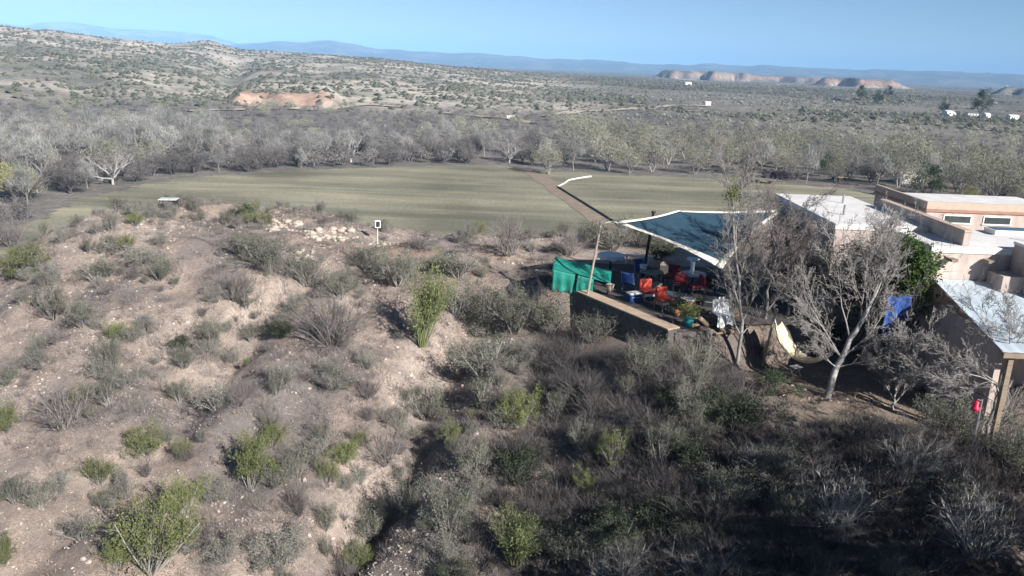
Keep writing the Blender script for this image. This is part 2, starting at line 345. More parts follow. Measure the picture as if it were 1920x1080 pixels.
def field_mat():
    m, n, l, b = new_mat('mown_pasture'); b.inputs['Roughness'].default_value = .95; b.inputs['Specular IOR Level'].default_value = .1
    geo = n.new('ShaderNodeNewGeometry'); mp = n.new('ShaderNodeMapping'); mp.inputs['Scale'].default_value = (.012, .11, 1); mp.inputs['Rotation'].default_value = (0, 0, rad(-4))
    l.new(geo.outputs['Position'], mp.inputs[0])
    t = n.new('ShaderNodeTexNoise'); t.inputs['Scale'].default_value = 1; t.inputs['Detail'].default_value = 5; t.inputs['Roughness'].default_value = .7; t.inputs['Distortion'].default_value = .5
    l.new(mp.outputs[0], t.inputs[0])
    r = n.new('ShaderNodeValToRGB'); e = r.color_ramp.elements
    e[0].position = .36; e[0].color = (.155, .152, .112, 1); e[1].position = .66; e[1].color = (.320, .290, .205, 1); k = e.new(.5); k.color = (.220, .210, .152, 1)
    l.new(t.outputs[0], r.inputs[0])
    t2 = n.new('ShaderNodeTexNoise'); t2.inputs['Scale'].default_value = .045; t2.inputs['Detail'].default_value = 4; l.new(geo.outputs['Position'], t2.inputs[0])
    mr = n.new('ShaderNodeMapRange'); mr.inputs[1].default_value = .35; mr.inputs[2].default_value = .65; mr.inputs[3].default_value = .72; mr.inputs[4].default_value = 1.2; l.new(t2.outputs[0], mr.inputs[0])
    t3 = n.new('ShaderNodeTexNoise'); t3.inputs['Scale'].default_value = 1.6; t3.inputs['Detail'].default_value = 4; l.new(geo.outputs['Position'], t3.inputs[0])
    m3 = n.new('ShaderNodeMapRange'); m3.inputs[1].default_value = .3; m3.inputs[2].default_value = .7; m3.inputs[3].default_value = .85; m3.inputs[4].default_value = 1.12; l.new(t3.outputs[0], m3.inputs[0])
    x1 = n.new('ShaderNodeMix'); x1.data_type = 'RGBA'; x1.blend_type = 'MULTIPLY'; x1.inputs[0].default_value = 1; l.new(r.outputs[0], x1.inputs[6]); l.new(mr.outputs[0], x1.inputs[7])
    x2 = n.new('ShaderNodeMix'); x2.data_type = 'RGBA'; x2.blend_type = 'MULTIPLY'; x2.inputs[0].default_value = 1; l.new(x1.outputs[2], x2.inputs[6]); l.new(m3.outputs[0], x2.inputs[7])
    l.new(x2.outputs[2], b.inputs['Base Color'])
    bp = n.new('ShaderNodeBump'); bp.inputs['Strength'].default_value = .6; bp.inputs['Distance'].default_value = .15; l.new(t3.outputs[0], bp.inputs['Height']); l.new(bp.outputs[0], b.inputs['Normal'])
    return m
gx, gy = np.meshgrid(np.arange(-80, 104, 1.0), np.arange(58, 208, 1.0), indexing='ij')
wob = (fbm(gx * .05, gy * .05, 3, 400) - .5) * 8 + (fbm(gx * .3, gy * .3, 3, 402) - .5) * 6
ins = in_poly(gx + wob, gy + wob * .7, FIELD); idx = np.arange(gx.size).reshape(gx.shape)
q = np.stack([idx[:-1, :-1], idx[1:, :-1], idx[1:, 1:], idx[:-1, 1:]], -1)[(ins[:-1, :-1] & ins[1:, 1:])]
tag(link('field', mesh_np('field', np.stack([gx, gy, height(gx, gy) + .05], -1).reshape(-1, 3), [q.reshape(-1, 4)], [field_mat()], smooth=True)), kind='structure')
dirt = plain('track_dirt', (.26, .205, .155), .95, scale=.6, var=.25, bump=.4, bscale=6)
ribbon('farm_track', [(2.5, 197), (8, 168), (13, 140), (17, 112), (24, 80)], 3.8, dirt, .09, .25)
pale = plain('road_dirt', (.44, .37, .30), .95, scale=.2, var=.2, bump=0)
for pp in ([(350, 209), (560, 206), (610, 203), (700, 197), (760, 201)], [(1020, 219), (1060, 214), (1105, 209), (1180, 205)], [(1180, 206), (1290, 198), (1330, 200)], [(830, 212), (900, 219), (960, 224), (1000, 232)]):
    ribbon('dirt_road', [ground_at(*p)[:2] for p in pp], 7.0, pale, .5, .3)

# ---------------------------------------------------------------- plants
def norm(v): return v / (np.linalg.norm(v, axis=-1, keepdims=True) + 1e-9)
def tubes(seg, sides):
    """seg: (n,8) p0 p1 r0 r1 -> verts, quads"""
    seg = np.asarray(seg, float); p0, p1, r0, r1 = seg[:, :3], seg[:, 3:6], seg[:, 6], seg[:, 7]
    d = norm(p1 - p0); h = np.where(np.abs(d[:, 2:3]) < .9, [[0, 0, 1.]], [[1., 0, 0]]); u = norm(np.cross(d, h)); v = np.cross(d, u)
    ang = np.arange(sides) * 2 * math.pi / sides; o = np.cos(ang)[None, :, None] * u[:, None] + np.sin(ang)[None, :, None] * v[:, None]
    A = p0[:, None] + o * r0[:, None, None]; B = p1[:, None] + o * r1[:, None, None]
    V = np.concatenate([A, B], 1); n = len(seg); b = np.arange(n)[:, None] * 2 * sides; k = np.arange(sides); k2 = (k + 1) % sides
    q = np.stack([b + k, b + k2, b + sides + k2, b + sides + k], -1).reshape(-1, 4)
    return V.reshape(-1, 3), q
def seg_mesh(name, segs, mat, rng, big=.05):
    s = np.array(segs); L = s[:, 3:6] - s[:, :3]; s[:, 3:6] += L * .06
    Vs, Qs, T, off = [], [], [], 0
    for lo, hi, k in ((big, 9, 8), (big * .3, big, 5), (0, big * .3, 3)):
        q = s[(s[:, 6] > lo) & (s[:, 6] <= hi)]
        if len(q):
            V, Q = tubes(q, k); Vs.append(V); Qs.append(Q + off); off += len(V); T.append(np.repeat(rng.random(len(q)), 2 * k))
    return mesh_np(name, np.concatenate(Vs), [np.concatenate(Qs)], [mat], attr=np.concatenate(T), smooth=True)
def leaves(C, size, rng, asp=.5, up=0.0, out=None, outk=0.0):
    n = len(C); u = norm(rng.normal(size=(n, 3)) + np.array([0, 0, up]) + (0 if out is None else out * outk)); h = norm(rng.normal(size=(n, 3))); v = norm(np.cross(u, h))
    s = size * (.6 + .8 * rng.random((n, 1)))
    V = np.stack([C - u * s, C + v * s * asp, C + u * s, C - v * s * asp], 1).reshape(-1, 3)
    return V, np.arange(4 * n).reshape(n, 4)
def grow(segs, tips, rng, p, d, L, r, lv, P):
    r = max(r, P.get('rmin', 0)); n = P['seg'][lv]; st = L / n; pts = [p]; dirs = [d]
    for i in range(n):
        d = d + rng.normal(0, P['wig'][lv], 3); d[2] += P['up'][lv]; d = d / np.linalg.norm(d)
        p2 = p + d * st; ra = r * (1 - P['tap'] * i / n); rb = r * (1 - P['tap'] * (i + 1) / n)
        segs.append((*p, *p2, ra, rb)); p = p2; pts.append(p); dirs.append(d)
    if lv >= P['lv']: tips.append((p, d)); return
    k = P['kids'][lv]; k = int(k) + (rng.random() < k % 1)
    for j in range(k):
        t = P['st'][lv] + (1 - P['st'][lv]) * (j + rng.random()) / k; t = min(t, .999) * n; i = int(t); f = t - i
        q = pts[i] * (1 - f) + pts[i + 1] * f; dd = dirs[min(i + 1, n)]
        h = rng.normal(size=3); h = h - dd * (h @ dd); h = h / np.linalg.norm(h); a = P['ang'][lv] * (.7 + .6 * rng.random())
        nd = dd * math.cos(a) + h * math.sin(a)
        grow(segs, tips, rng, q, nd, L * P['len'][lv] * (.65 + .6 * rng.random()) * (1 - .35 * t / n), r * (1 - P['tap'] * t / n) * P['rr'][lv], lv + 1, P)

twig_grey = plant('grey_twigs', (.19, .175, .165), (.33, .31, .295), 0, obv=.15)
twig_pur = plant('purple_brown_twigs', (.125, .108, .105), (.25, .225, .215), 0, obv=.2)
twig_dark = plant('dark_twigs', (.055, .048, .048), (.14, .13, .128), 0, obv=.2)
twig_pale = plant('pale_bark', (.27, .26, .25), (.42, .40, .38), 0, obv=.1)
leaf_grey = plant('grey_green_leaves', (.10, .108, .08), (.205, .205, .155), .2, obv=.22)
leaf_sage = plant('silver_sage_leaves', (.165, .165, .14), (.285, .275, .235), .2, obv=.2)
leaf_green = plant('yellow_green_leaves', (.12, .145, .05), (.235, .255, .105), .3, obv=.2)
leaf_palo = plant('green_bark_twigs', (.15, .18, .075), (.26, .28, .13), .15, obv=.15)
leaf_dark = plant('dark_green_leaves', (.035, .05, .03), (.085, .105, .06), .25, obv=.25)
straw = plant('dry_stems', (.26, .21, .15), (.42, .35, .25), .2, obv=.2)
buds = plant('grey_olive_buds', (.18, .18, .135), (.32, .315, .24), .2, obv=.28)
cott = plant('bare_grey_crown', (.195, .195, .185), (.335, .33, .31), .1, obv=.28)
mesq = plant('purple_grey_crown', (.105, .098, .094), (.205, .19, .18), .1, obv=.3)
ever = plant('evergreen_needles', (.025, .042, .022), (.07, .095, .05), .15, obv=.25)
yell = plant('pale_yellow_leaves', (.24, .25, .10), (.40, .39, .18), .3, obv=.15)

def bush_mesh(kind, seed):
    """unit-ish bush 1 m tall: stems, then leaves; returns [(part name, mesh)]"""
    rng = np.random.default_rng(seed); segs, tips = [], []
    briar = kind == 'briar'; ghost = kind == 'ghost'; kind = 'bare' if briar or ghost else kind
    wid = {'creosote': .55, 'bare': .7, 'green': .75, 'palo': .3, 'dark': .75, 'sage': .8}[kind]
    P = dict(seg=[3, 3, 2, 2], wig=[.12, .16, .2, .2], up=[.10, .06, .05, 0], tap=.6, lv=2, kids=[5, 4, 0], st=[.25, .2, .2], ang=[.6, .65, .7], len=[.5, .5, .5], rr=[.55, .5, .5])
    n = 16
    if kind == 'bare': P.update(lv=3, kids=[6, 5, 4, 0], seg=[4, 3, 2, 1], wig=[.16, .2, .25, .25], len=[.62, .55, .5], ang=[.6, .7, .8, .8], st=[.12, .1, .1, .1], rr=[.6, .6, .6, .6]); n = 20
    if kind == 'palo': P.update(lv=3, kids=[6, 4, 3, 0], up=[.12, .10, .06, .0], len=[.45, .5, .5], ang=[.4, .45, .5], st=[.2, .15, .1, .1], rr=[.6, .55, .5, .5]); n = 14
    for i in range(n):
        az = 2 * math.pi * (i + rng.random()) / n; t = (rng.random() ** .7) * wid; d = norm(np.array([math.cos(az) * t, math.sin(az) * t, 1 - .35 * t]))
        L = (.62 + .3 * rng.random()) * (1 if kind != 'bare' else .8)
        grow(segs, tips, rng, np.array([math.cos(az) * .04, math.sin(az) * .04, -.06]), d, L, .012 if kind != 'bare' else .0095, 0, P)
    tw = {'creosote': twig_grey, 'bare': twig_pur, 'green': twig_grey, 'palo': leaf_palo, 'dark': twig_dark, 'sage': twig_grey}[kind]
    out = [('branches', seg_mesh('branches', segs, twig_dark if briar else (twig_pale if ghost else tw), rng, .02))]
    if kind == 'bare': return out
    T = np.array([t[0] for t in tips]); D = np.array([t[1] for t in tips])
    full = (.95, .55, .75, .4, .85, .65)[seed % 6]
    nl, sz, asp, jit, lf = {'creosote': (5200, .017, .4, .05, leaf_grey), 'green': (6500, .02, .42, .05, leaf_green), 'palo': (5200, .018, .3, .045, leaf_palo), 'dark': (5200, .021, .5, .05, leaf_dark), 'sage': (5200, .02, .4, .06, leaf_sage)}[kind]
    # fuller where the tips are clustered, open elsewhere
    nl = int(nl * (.35 + .65 * full)); keep = rng.random(len(T)) < (full * .45 + .55 * (fbm(T[:, 0] * 4 + seed, T[:, 1] * 4, 2, seed) > .45)); T, D = T[keep], D[keep]
    i = rng.integers(0, len(T), nl); C = T[i] - D[i] * rng.random((nl, 1)) * .13 + rng.normal(0, jit, (nl, 3)) * [1, 1, .8]; C[:, 2] = np.abs(C[:, 2])
    V, Q = leaves(C, sz, rng, asp, .3, norm(C * [1, 1, .6]), .6); ti = np.repeat(np.clip(rng.random(nl) * .7 + .3 * rng.random(len(T))[i], 0, 1), 4)
    out.append(('foliage', mesh_np('foliage', V, [Q], [lf], attr=ti))); return out
PROTO = {}
def proto(kind, v):
    k = (kind, v)
    if k not in PROTO: PROTO[k] = bush_mesh(kind, 1000 + v * 17 + len(kind) * 101)
    return PROTO[k]
NAMES = {'creosote': ('creosote_shrub', 'grey-green feathery shrub'), 'bare': ('bare_shrub', 'leafless purplish twiggy shrub'), 'green': ('green_bush', 'bright yellow-green bush'),
         'palo': ('palo_verde', 'upright pale green broom-like bush'), 'dark': ('leafy_bush', 'dark green leafy bush'), 'sage': ('sage_shrub', 'silvery grey low shrub'), 'briar': ('briar_shrub', 'dark leafless tangled shrub'), 'ghost': ('bare_shrub', 'pale grey leafless shrub')}
GROUPS = {'creosote': 'grey-green shrubs on the hillside', 'bare': 'bare twiggy shrubs on the hillside', 'green': 'yellow-green bushes on the hillside', 'palo': 'broom-like green bushes on the hillside', 'dark': 'dark green bushes on the hillside', 'sage': 'silvery low shrubs on the hillside', 'briar': 'dark tangled shrubs of the shaded thicket', 'ghost': 'pale bare shrubs in the near corner'}
SHRUBS = []      # (object, kind, height, x, y)
RNG = np.random.default_rng(4)
def shrub(kind, p, hgt, wid, small=False):
    v = int(RNG.integers(0, 6)); k_ = RNG.uniform(.82, 1.2); o = empty(NAMES[kind][0], (p[0], p[1], p[2] - .02), RNG.random() * 6.28, (wid * k_, wid / k_, hgt)); o.rotation_euler = (RNG.normal(0, .07), RNG.normal(0, .07), RNG.random() * 6.28)
    for nm, me in proto(kind, v): link(nm, me, o)
    SHRUBS.append((o, kind, hgt, p[0], p[1])); return o
def shrub_px(kind, x, y, w, h, label=None):
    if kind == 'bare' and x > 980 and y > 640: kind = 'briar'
    p = ground_at(x, y); d = depth(p); H = h * d / FPX * 1.0; Wd = w * d / FPX
    o = shrub(kind, p, H / .93, Wd / {'creosote': 1.15, 'bare': 1.3, 'green': 1.35, 'palo': .78, 'dark': 1.35, 'sage': 1.4, 'briar': 1.3, 'ghost': 1.3}[kind])
    if label: o['label'] = label
    return o
# the shrubs one can pick out in the photograph (base point and size in its pixels)
C_, B_, G_, P_, D_, S_ = 'creosote', 'bare', 'green', 'palo', 'dark', 'sage'
HERO = [(P_, 790, 648, 92, 158, 'tallest upright pale green bush, standing alone mid-slope beside a deep shadow'),
 (G_, 470, 915, 105, 110, 'big bright yellow-green bush on bare stony soil, with a smaller one touching its top'),
 (G_, 285, 1070, 180, 150, 'largest sprawling two-toned green and grey bush at the bottom of the slope'),
 (B_, 620, 645, 190, 140, 'largest round leafless purplish shrub, just left of the tall pale green bush'),
 (B_, 440, 560, 130, 85, 'wide leafless shrub above the sandy wash, with dark red lower stems'),
 (B_, 955, 478, 150, 100, 'wide brown leafless shrub on the crest, against the mown field'),
 (G_, 40, 520, 120, 62, 'olive-green bush at the left brink of the hill, above the grey woods'),
 (B_, 120, 800, 190, 110, 'broad leafless grey shrub on pale soil low on the far left slope'),
 (G_, 1150, 872, 80, 72, 'yellow-tipped bush rising out of the shaded thicket on tall bare stems')]
REST = [(B_, 25, 462, 120, 85), (C_, 180, 528, 95, 48), (C_, 100, 596, 95, 70), (C_, 155, 612, 75, 52), (S_, 270, 496, 95, 36), (C_, 300, 524, 80, 45), (S_, 215, 476, 65, 28), (C_, 492, 498, 140, 58), (C_, 455, 478, 70, 40),
 (C_, 575, 535, 95, 62), (C_, 745, 535, 120, 62), (D_, 528, 630, 66, 30), (D_, 345, 655, 50, 30), (C_, 213, 695, 46, 78), (C_, 400, 652, 60, 58), (C_, 345, 690, 60, 42), (S_, 530, 722, 70, 46), (B_, 460, 745, 95, 50),
 (B_, 690, 745, 90, 60), (S_, 620, 715, 80, 40), (G_, 15, 810, 60, 60), (G_, 272, 852, 84, 58), (G_, 340, 856, 42, 40), (G_, 188, 908, 68, 58), (S_, 230, 935, 75, 50), (G_, 510, 838, 62, 50), (G_, 345, 965, 90, 80), (G_, 222, 1062, 80, 70),
 (B_, 560, 965, 90, 85), (G_, 612, 905, 50, 56), (S_, 525, 1060, 120, 75), (G_, 678, 835, 38, 34), (G_, 672, 1075, 70, 66), (B_, 720, 868, 140, 85), (C_, 855, 590, 95, 62), (C_, 905, 602, 110, 72), (C_, 965, 622, 120, 84), (C_, 1030, 628, 110, 82),
 (C_, 905, 705, 130, 74), (C_, 860, 520, 130, 52), (B_, 785, 466, 120, 42), (B_, 1070, 478, 110, 62), (G_, 975, 800, 96, 74), (C_, 890, 900, 80, 74), (G_, 1098, 935, 54, 60), (C_, 842, 1010, 100, 130), (P_, 965, 1060, 100, 120),
 (C_, 800, 785, 115, 70), (S_, 760, 820, 80, 40), (C_, 905, 765, 115, 62), (B_, 1010, 690, 150, 74), (B_, 1100, 750, 150, 84), (B_, 1265, 735, 170, 74), (D_, 1380, 800, 165, 80), (B_, 1230, 810, 160, 74), 
 ('ghost', 1860, 800, 190, 150), ('ghost', 1560, 985, 230, 150), ('ghost', 1830, 1040, 260, 170), ('ghost', 1700, 900, 200, 130), ('ghost', 1160, 1090, 190, 120), ('ghost', 1330, 1100, 200, 110), ('ghost', 1420, 890, 170, 90), (B_, 1500, 930, 210, 120), (B_, 1650, 960, 220, 130), (B_, 1800, 930, 220, 130), (B_, 1905, 1010, 200, 130), (B_, 1320, 990, 200, 120), (B_, 1130, 1075, 170, 100), (B_, 1300, 1085, 190, 90), (B_, 1720, 1075, 230, 120), (B_, 1480, 1060, 200, 110), (B_, 1400, 900, 150, 90), (B_, 1240, 920, 150, 90),
 (C_, 1110, 640, 100, 50), (C_, 690, 505, 90, 50), (C_, 640, 560, 80, 50), (D_, 460, 408, 60, 24), (G_, 10, 1060, 60, 70), (C_, 15, 720, 60, 40), (S_, 75, 690, 70, 40), (C_, 470, 640, 60, 40), (S_, 250, 640, 60, 34), (C_, 600, 830, 70, 40), (C_, 1200, 700, 110, 56), (D_, 1450, 740, 90, 50),
 (C_, 1150, 470, 110, 56), (C_, 1200, 462, 100, 50), (C_, 1250, 470, 90, 46), (D_, 1235, 490, 80, 44), (C_, 1105, 455, 90, 40), (B_, 1590, 840, 150, 80), (B_, 1300, 668, 100, 54), (B_, 1425, 668, 90, 44), (B_, 1350, 700, 110, 46), (C_, 1240, 680, 90, 46), (B_, 1760, 870, 170, 80), (C_, 1890, 880, 120, 90), (B_, 990, 990, 130, 80), (B_, 1150, 990, 140, 90), (C_, 760, 960, 100, 70), (C_, 700, 1010, 100, 70)]
for h in HERO: shrub_px(*h)
for h in REST: shrub_px(*h)
# smaller and in-between ones
RNG = np.random.default_rng(12); n0 = 0; pts = [(x, y, 1.0) for (_, _, _, x, y) in SHRUBS]
def free(x, y):
    if (x - 2.3) ** 2 + (y - 33) ** 2 < 4: return False
    if x > 3.0 and y > 28.2 + .1 * abs(x - 6): return False
    if y > float(crest(np.array(x))) + 6: return False
    if abs(y - 41.3 + .016 * (x + 6) ** 2) < 1.3 and -13 < x < 2: return False
    if x > 8.2 and 23.4 + .2 * (12 - x) < y: return False
    return True
tries = 0
while n0 < 520 and tries < 20000:
    tries += 1; d = 14 + 38 * RNG.random() ** .8; t = RNG.uniform(-.68, .68); x, y = d * t, d
    if RNG.random() < .5: q_ = pts[int(RNG.integers(0, len(pts)))]; an = RNG.random() * 6.28; ds = RNG.uniform(.55, 1.1); x, y = q_[0] + ds * math.cos(an), q_[1] + ds * math.sin(an)
    if abs(x) > .72 * y + 1: continue
    thick = float(sst(-2, 4, np.array(x + .25 * (30 - y))))
    if not free(x, y): continue
    if RNG.random() > .35 + .65 * thick + (.25 if x < -15 and y > 36 else 0): continue
    if min((x - a) ** 2 + (y - b) ** 2 for a, b, _ in pts) < (.6 if thick > .5 else .5) ** 2: continue
    u = RNG.random(); hh = RNG.uniform(.35, .95)
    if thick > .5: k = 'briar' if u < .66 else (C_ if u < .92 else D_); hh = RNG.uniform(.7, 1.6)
    else: k = S_ if u < .36 else (C_ if u < .62 else (B_ if u < .95 else G_)); hh = RNG.uniform(.35, 1.05)
    shrub(k, (x, y, hz(x, y)), hh, hh * RNG.uniform(.8, 1.25)); pts.append((x, y, 1)); n0 += 1
# ---------------------------------------------------------------- stuff on the slope: stones, dry stems, fallen twigs
def scatter(n, fn, seed):
    rng = np.random.default_rng(seed); d = 12 + 42 * rng.random(n) ** .75; t = rng.uniform(-.75, .75, n); x = d * t; k = rng.random(n) < fn(x, d); return x[k], d[k], rng
def open_(x, y): 
    ok = ~((x > 3.0) & (y > 28.5)) & (y < crest(x) + 9)
    return ok
def thick_(x, y): return sst(-2, 4, x + .25 * (30 - y))
ico = bmesh.new(); bmesh.ops.create_icosphere(ico, subdivisions=1, radius=1); IV = np.array([v.co[:] for v in ico.verts]); IF = np.array([[v.index for v in f.verts] for f in ico.faces]); ico.free()
def stones(name, x, y, s, rng, mat, kind=None, sink=.25):
    n = len(x); V = IV[None] * (1 + rng.normal(0, .2, (n, len(IV), 1))); V = V * s[:, None, None] * (rng.uniform(.55, 1.25, (n, 1, 3)) * [1, 1, .7])
    a = rng.random(n) * 6.28; c, s_ = np.cos(a)[:, None], np.sin(a)[:, None]
    V = np.stack([V[..., 0] * c - V[..., 1] * s_, V[..., 0] * s_ + V[..., 1] * c, V[..., 2]], -1)
    V += np.stack([x, y, height(x, y) + s * (.45 - sink)], -1)[:, None]
    F = (IF[None] + np.arange(n)[:, None, None] * len(IV)).reshape(-1, 3)
    o = link(name, mesh_np(name, V.reshape(-1, 3), [F], [mat], attr=np.repeat(rng.random(n), len(IV))))
    if kind: tag(o, kind=kind)
    return o
stone = plant('pale_stone', (.27, .225, .195), (.48, .42, .375), 0, .9, obv=.0)
x, y, rng = scatter(26000, lambda x, y: np.where(open_(x, y), np.clip(fbm(x * .45, y * .45, 3, 500) * 4.2 - 1.75, 0, 1) * (1 - .5 * thick_(x, y)), 0), 21)
tag(stones('loose_stones', x, y, .022 + .075 * rng.random(len(x)) ** 3, rng, stone), 'loose pale stones strewn over the bare hillside soil', 'stones', kind='stuff')
def blades(name, x, y, h, per, spread, rng, mat, w=.006, lean=.5):
    n = len(x); x = np.repeat(x, per); y = np.repeat(y, per); h = np.repeat(h, per) * rng.uniform(.5, 1.1, n * per); sp = np.repeat(spread, per)
    a = rng.random(len(x)) * 6.28; b = sp * rng.random(len(x)) ** .6; px, py = x + np.cos(a) * b, y + np.sin(a) * b
    p0 = np.stack([px, py, height(px, py) - .01], -1); d = np.stack([np.cos(a) * lean, np.sin(a) * lean, np.ones(len(x))], -1) + rng.normal(0, .28, (len(x), 3)); p1 = p0 + norm(d) * h[:, None]
    t = rng.random(len(x)) * 6.28; s = np.stack([np.cos(t), np.sin(t), 0 * t], -1) * (w * rng.uniform(.6, 1.5, (len(x), 1)))
    V = np.stack([p0 - s, p0 + s, p1], 1).reshape(-1, 3); F = np.arange(len(V)).reshape(-1, 3)
    return tag(link(name, mesh_np(name, V, [F], [mat], attr=np.repeat(rng.random(len(x)), 3))), kind='stuff')
n = 60000; x, y, rng = scatter(n, lambda x, y: np.where(open_(x, y), np.clip(fbm(x * .6, y * .6, 3, 505) * 3.2 - 1.0, 0, 1) * (1 - .6 * thick_(x, y)), 0), 29)
OC = np.array([(1, 0, 0), (0, 1, 0), (-1, 0, 0), (0, -1, 0), (0, 0, .8), (0, 0, -.5)]); OK_ = np.array([(0, 1, 4), (1, 2, 4), (2, 3, 4), (3, 0, 4), (1, 0, 5), (2, 1, 5), (3, 2, 5), (0, 3, 5)])
sz = .012 + .034 * rng.random(len(x)) ** 2; V = OC[None] * (sz[:, None, None] * rng.uniform(.6, 1.4, (len(x), 6, 1))); V = V + np.stack([x, y, height(x, y) + sz * .3], -1)[:, None]
tag(link('gravel', mesh_np('gravel', V.reshape(-1, 3), [(OK_[None] + np.arange(len(x))[:, None, None] * 6).reshape(-1, 3)], [stone], attr=np.repeat(rng.random(len(x)) * .8, 6))), 'fine gravel and chips over the bare hillside soil', 'gravel', kind='stuff')
x, y, rng = scatter(5200, lambda x, y: np.where(open_(x, y), np.clip(fbm(x * .35, y * .35, 3, 520) * 3 - 1.0, 0, 1), 0), 22)
tag(blades('dry_grass', x, y, rng.uniform(.08, .26, len(x)), 22, rng.uniform(.06, .22, len(x)), rng, straw), 'dry straw-coloured grass tufts between the shrubs', 'grass')
x, y, rng = scatter(15000, lambda x, y: np.where(open_(x, y), np.clip(fbm(x * .3 + 9, y * .3, 3, 530) * 3 - .9, 0, 1), 0), 23)
tag(blades('low_scrub', x, y, rng.uniform(.12, .34, len(x)), 46, rng.uniform(.10, .30, len(x)), rng, twig_pur, .006, .8), 'low grey twiggy ground cover on the slope', 'scrub')
x, y, rng = scatter(13000, lambda x, y: np.where(open_(x, y), thick_(x, y) * np.clip(fbm(x * .5, y * .5, 3, 540) * 2.5 - .5, 0, 1) * .9 * ~((x > 8.4) & (y > 23.6)), 0), 24)
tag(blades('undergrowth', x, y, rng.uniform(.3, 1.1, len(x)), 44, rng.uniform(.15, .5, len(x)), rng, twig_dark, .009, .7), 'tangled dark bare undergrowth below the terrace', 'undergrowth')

# ---------------------------------------------------------------- the house on the right
stucco = plain('pink_stucco', (.47, .385, .345), .9, var=.26, scale=1.8, bump=.35, bscale=26, stretch=(1, 1, .3))
whiter = plain('white_roof_coating', (.66, .645, .62), .75, var=.12, scale=1.1, bump=.15, bscale=20, c2=(.55, .53, .51))
metalr = plain('pale_metal_roofing', (.52, .60, .66), .5, .25, var=.16, scale=.9, bump=.06, bscale=8)
capm = plain('red_brown_coping', (.33, .19, .14), .8, var=.15, scale=3)
tanm = plain('tan_coping', (.46, .36, .29), .85, var=.12, scale=3)
glass = plain('window_glass', (.045, .06, .06), .08, var=.3, scale=1.5, bump=0); glass.node_tree.nodes['Principled BSDF'].inputs['Specular IOR Level'].default_value = .8
white = plain('white_paint', (.74, .73, .70), .55, var=.08, scale=4, bump=.05)
wood = plain('weathered_wood', (.26, .20, .15), .85, var=.3, scale=3, stretch=(1, 1, 8), bump=.3)
darkm = plain('dark_metal', (.05, .05, .055), .5, .6, var=.2, scale=8, bump=.05)
galv = plain('grey_metal', (.40, .41, .42), .45, .7, var=.15, scale=6, bump=.05)
hs = empty('house', (12.5, 30.9, 0))
tag(hs, 'long flat-roofed stucco house stepping down to a pale metal porch roof', 'house')
def hb_(name, mat, parts, parent=hs, bev=.02):
    m = MB()
    for p in parts: m.box(p[0] - 12.5, p[1] - 12.5, p[2] - 30.9, p[3] - 30.9, p[4], p[5], bev)
    return m.build(name, mat, parent)
hb_('wall', stucco, [(12.5, 16.1, 30.9, 38.5, -1.6, 3.80)])
hb_('roof', whiter, [(12.46, 16.09, 30.86, 38.54, 3.803, 4.03)])
pw = hb_('parapet', stucco, [(16.103, 16.36, 28.4, 35.4, 3.845, 4.33), (16.103, 16.36, 30.87, 38.5, -1.4, 3.842)]); hb_('coping', tanm, [(16.08, 16.39, 28.37, 35.43, 4.333, 4.41)], pw, .012)
hb_('wall', stucco, [(14.95, 27.5, 28.2, 30.855, -1.8, 3.60), (16.365, 27.5, 30.857, 32.0, -1.2, 3.55)])
hb_('roof', whiter, [(14.91, 27.54, 28.16, 30.83, 3.603, 3.84)]); hb_('roof', whiter, [(16.365, 27.54, 30.86, 32.04, 3.553, 3.80)])
sk = hb_('skylight', white, [(18.7, 20.8, 30.9, 31.7, 3.803, 4.0)]); hb_('pane', glass, [(18.78, 20.72, 30.98, 31.62, 4.003, 4.02)], sk, .004)
wg = hb_('chimney_block', stucco, [(17.8, 20.6, 26.6, 28.157, 1.0, 4.03)]); hb_('chimney_cap', whiter, [(17.76, 20.64, 26.56, 28.155, 4.033, 4.13)], wg, .012)
hb_('low_parapet', stucco, [(17.05, 17.797, 27.2, 28.157, 2.3, 3.05)])
for x_, y_ in ((13.6, 33.0), (14.8, 36.2), (19.6, 29.4)): MB().bar((x_ - 12.5, y_ - 30.9, 3.7), (x_ - 12.5, y_ - 30.9, 4.45), .05, .05, 10).build('vent_pipe', galv, hs)
for x_ in (15.6, 16.9): MB().box(x_ - 12.62, x_ - 12.38, 27.75 - 30.9, 28.155 - 30.9, 3.36, 3.46, .01).build('drain_spout', wood, hs)
# porch: a sloping metal roof on posts, its side walled
def sl(u, v): y = 28.15 + (22.9 - 28.15) * v; return Vector((15.15 + 9 * u - 12.5 - .35 * v, y - 30.9, 2.62 + (1.75 - 2.62) * v))
m = MB().grid(lambda u, v: sl(u, v) + Vector((0, 0, .007 * math.cos(u * 45 * math.pi))), 180, 12, .03); pr = m.build('porch_roof', metalr, hs)
hb_('fascia', wood, [(14.83, 24, 22.86, 22.9, 1.56, 1.72)], pr, .006)
for k, x in enumerate((15.1, 18.0, 21.0)): hb_('porch_post', wood, [(x, x + .16, 23.0, 23.16, -1.9, 1.62)], hs, .01)
hb_('porch_wall', stucco, [(15.3, 15.5, 23.9, 28.15, -1.9, 1.80)])
# side door and window on the shaded wall
dr = hb_('door', wood, [(12.455, 12.497, 33.2, 34.15, -.05, 2.02)]); hb_('handle', galv, [(12.42, 12.452, 33.28, 33.33, .95, 1.06)], dr, .004)
for y0 in (31.6, 36.0):
    wf = hb_('window', white, [(12.45, 12.497, y0, y0 + 1.2, .9, 1.0), (12.45, 12.497, y0, y0 + 1.2, 2.0, 2.1), (12.45, 12.497, y0, y0 + .1, 1.003, 1.997), (12.45, 12.497, y0 + 1.1, y0 + 1.2, 1.003, 1.997)]); hb_('pane', glass, [(12.47, 12.49, y0 + .1, y0 + 1.1, 1.0, 2.0)], wf, .0)
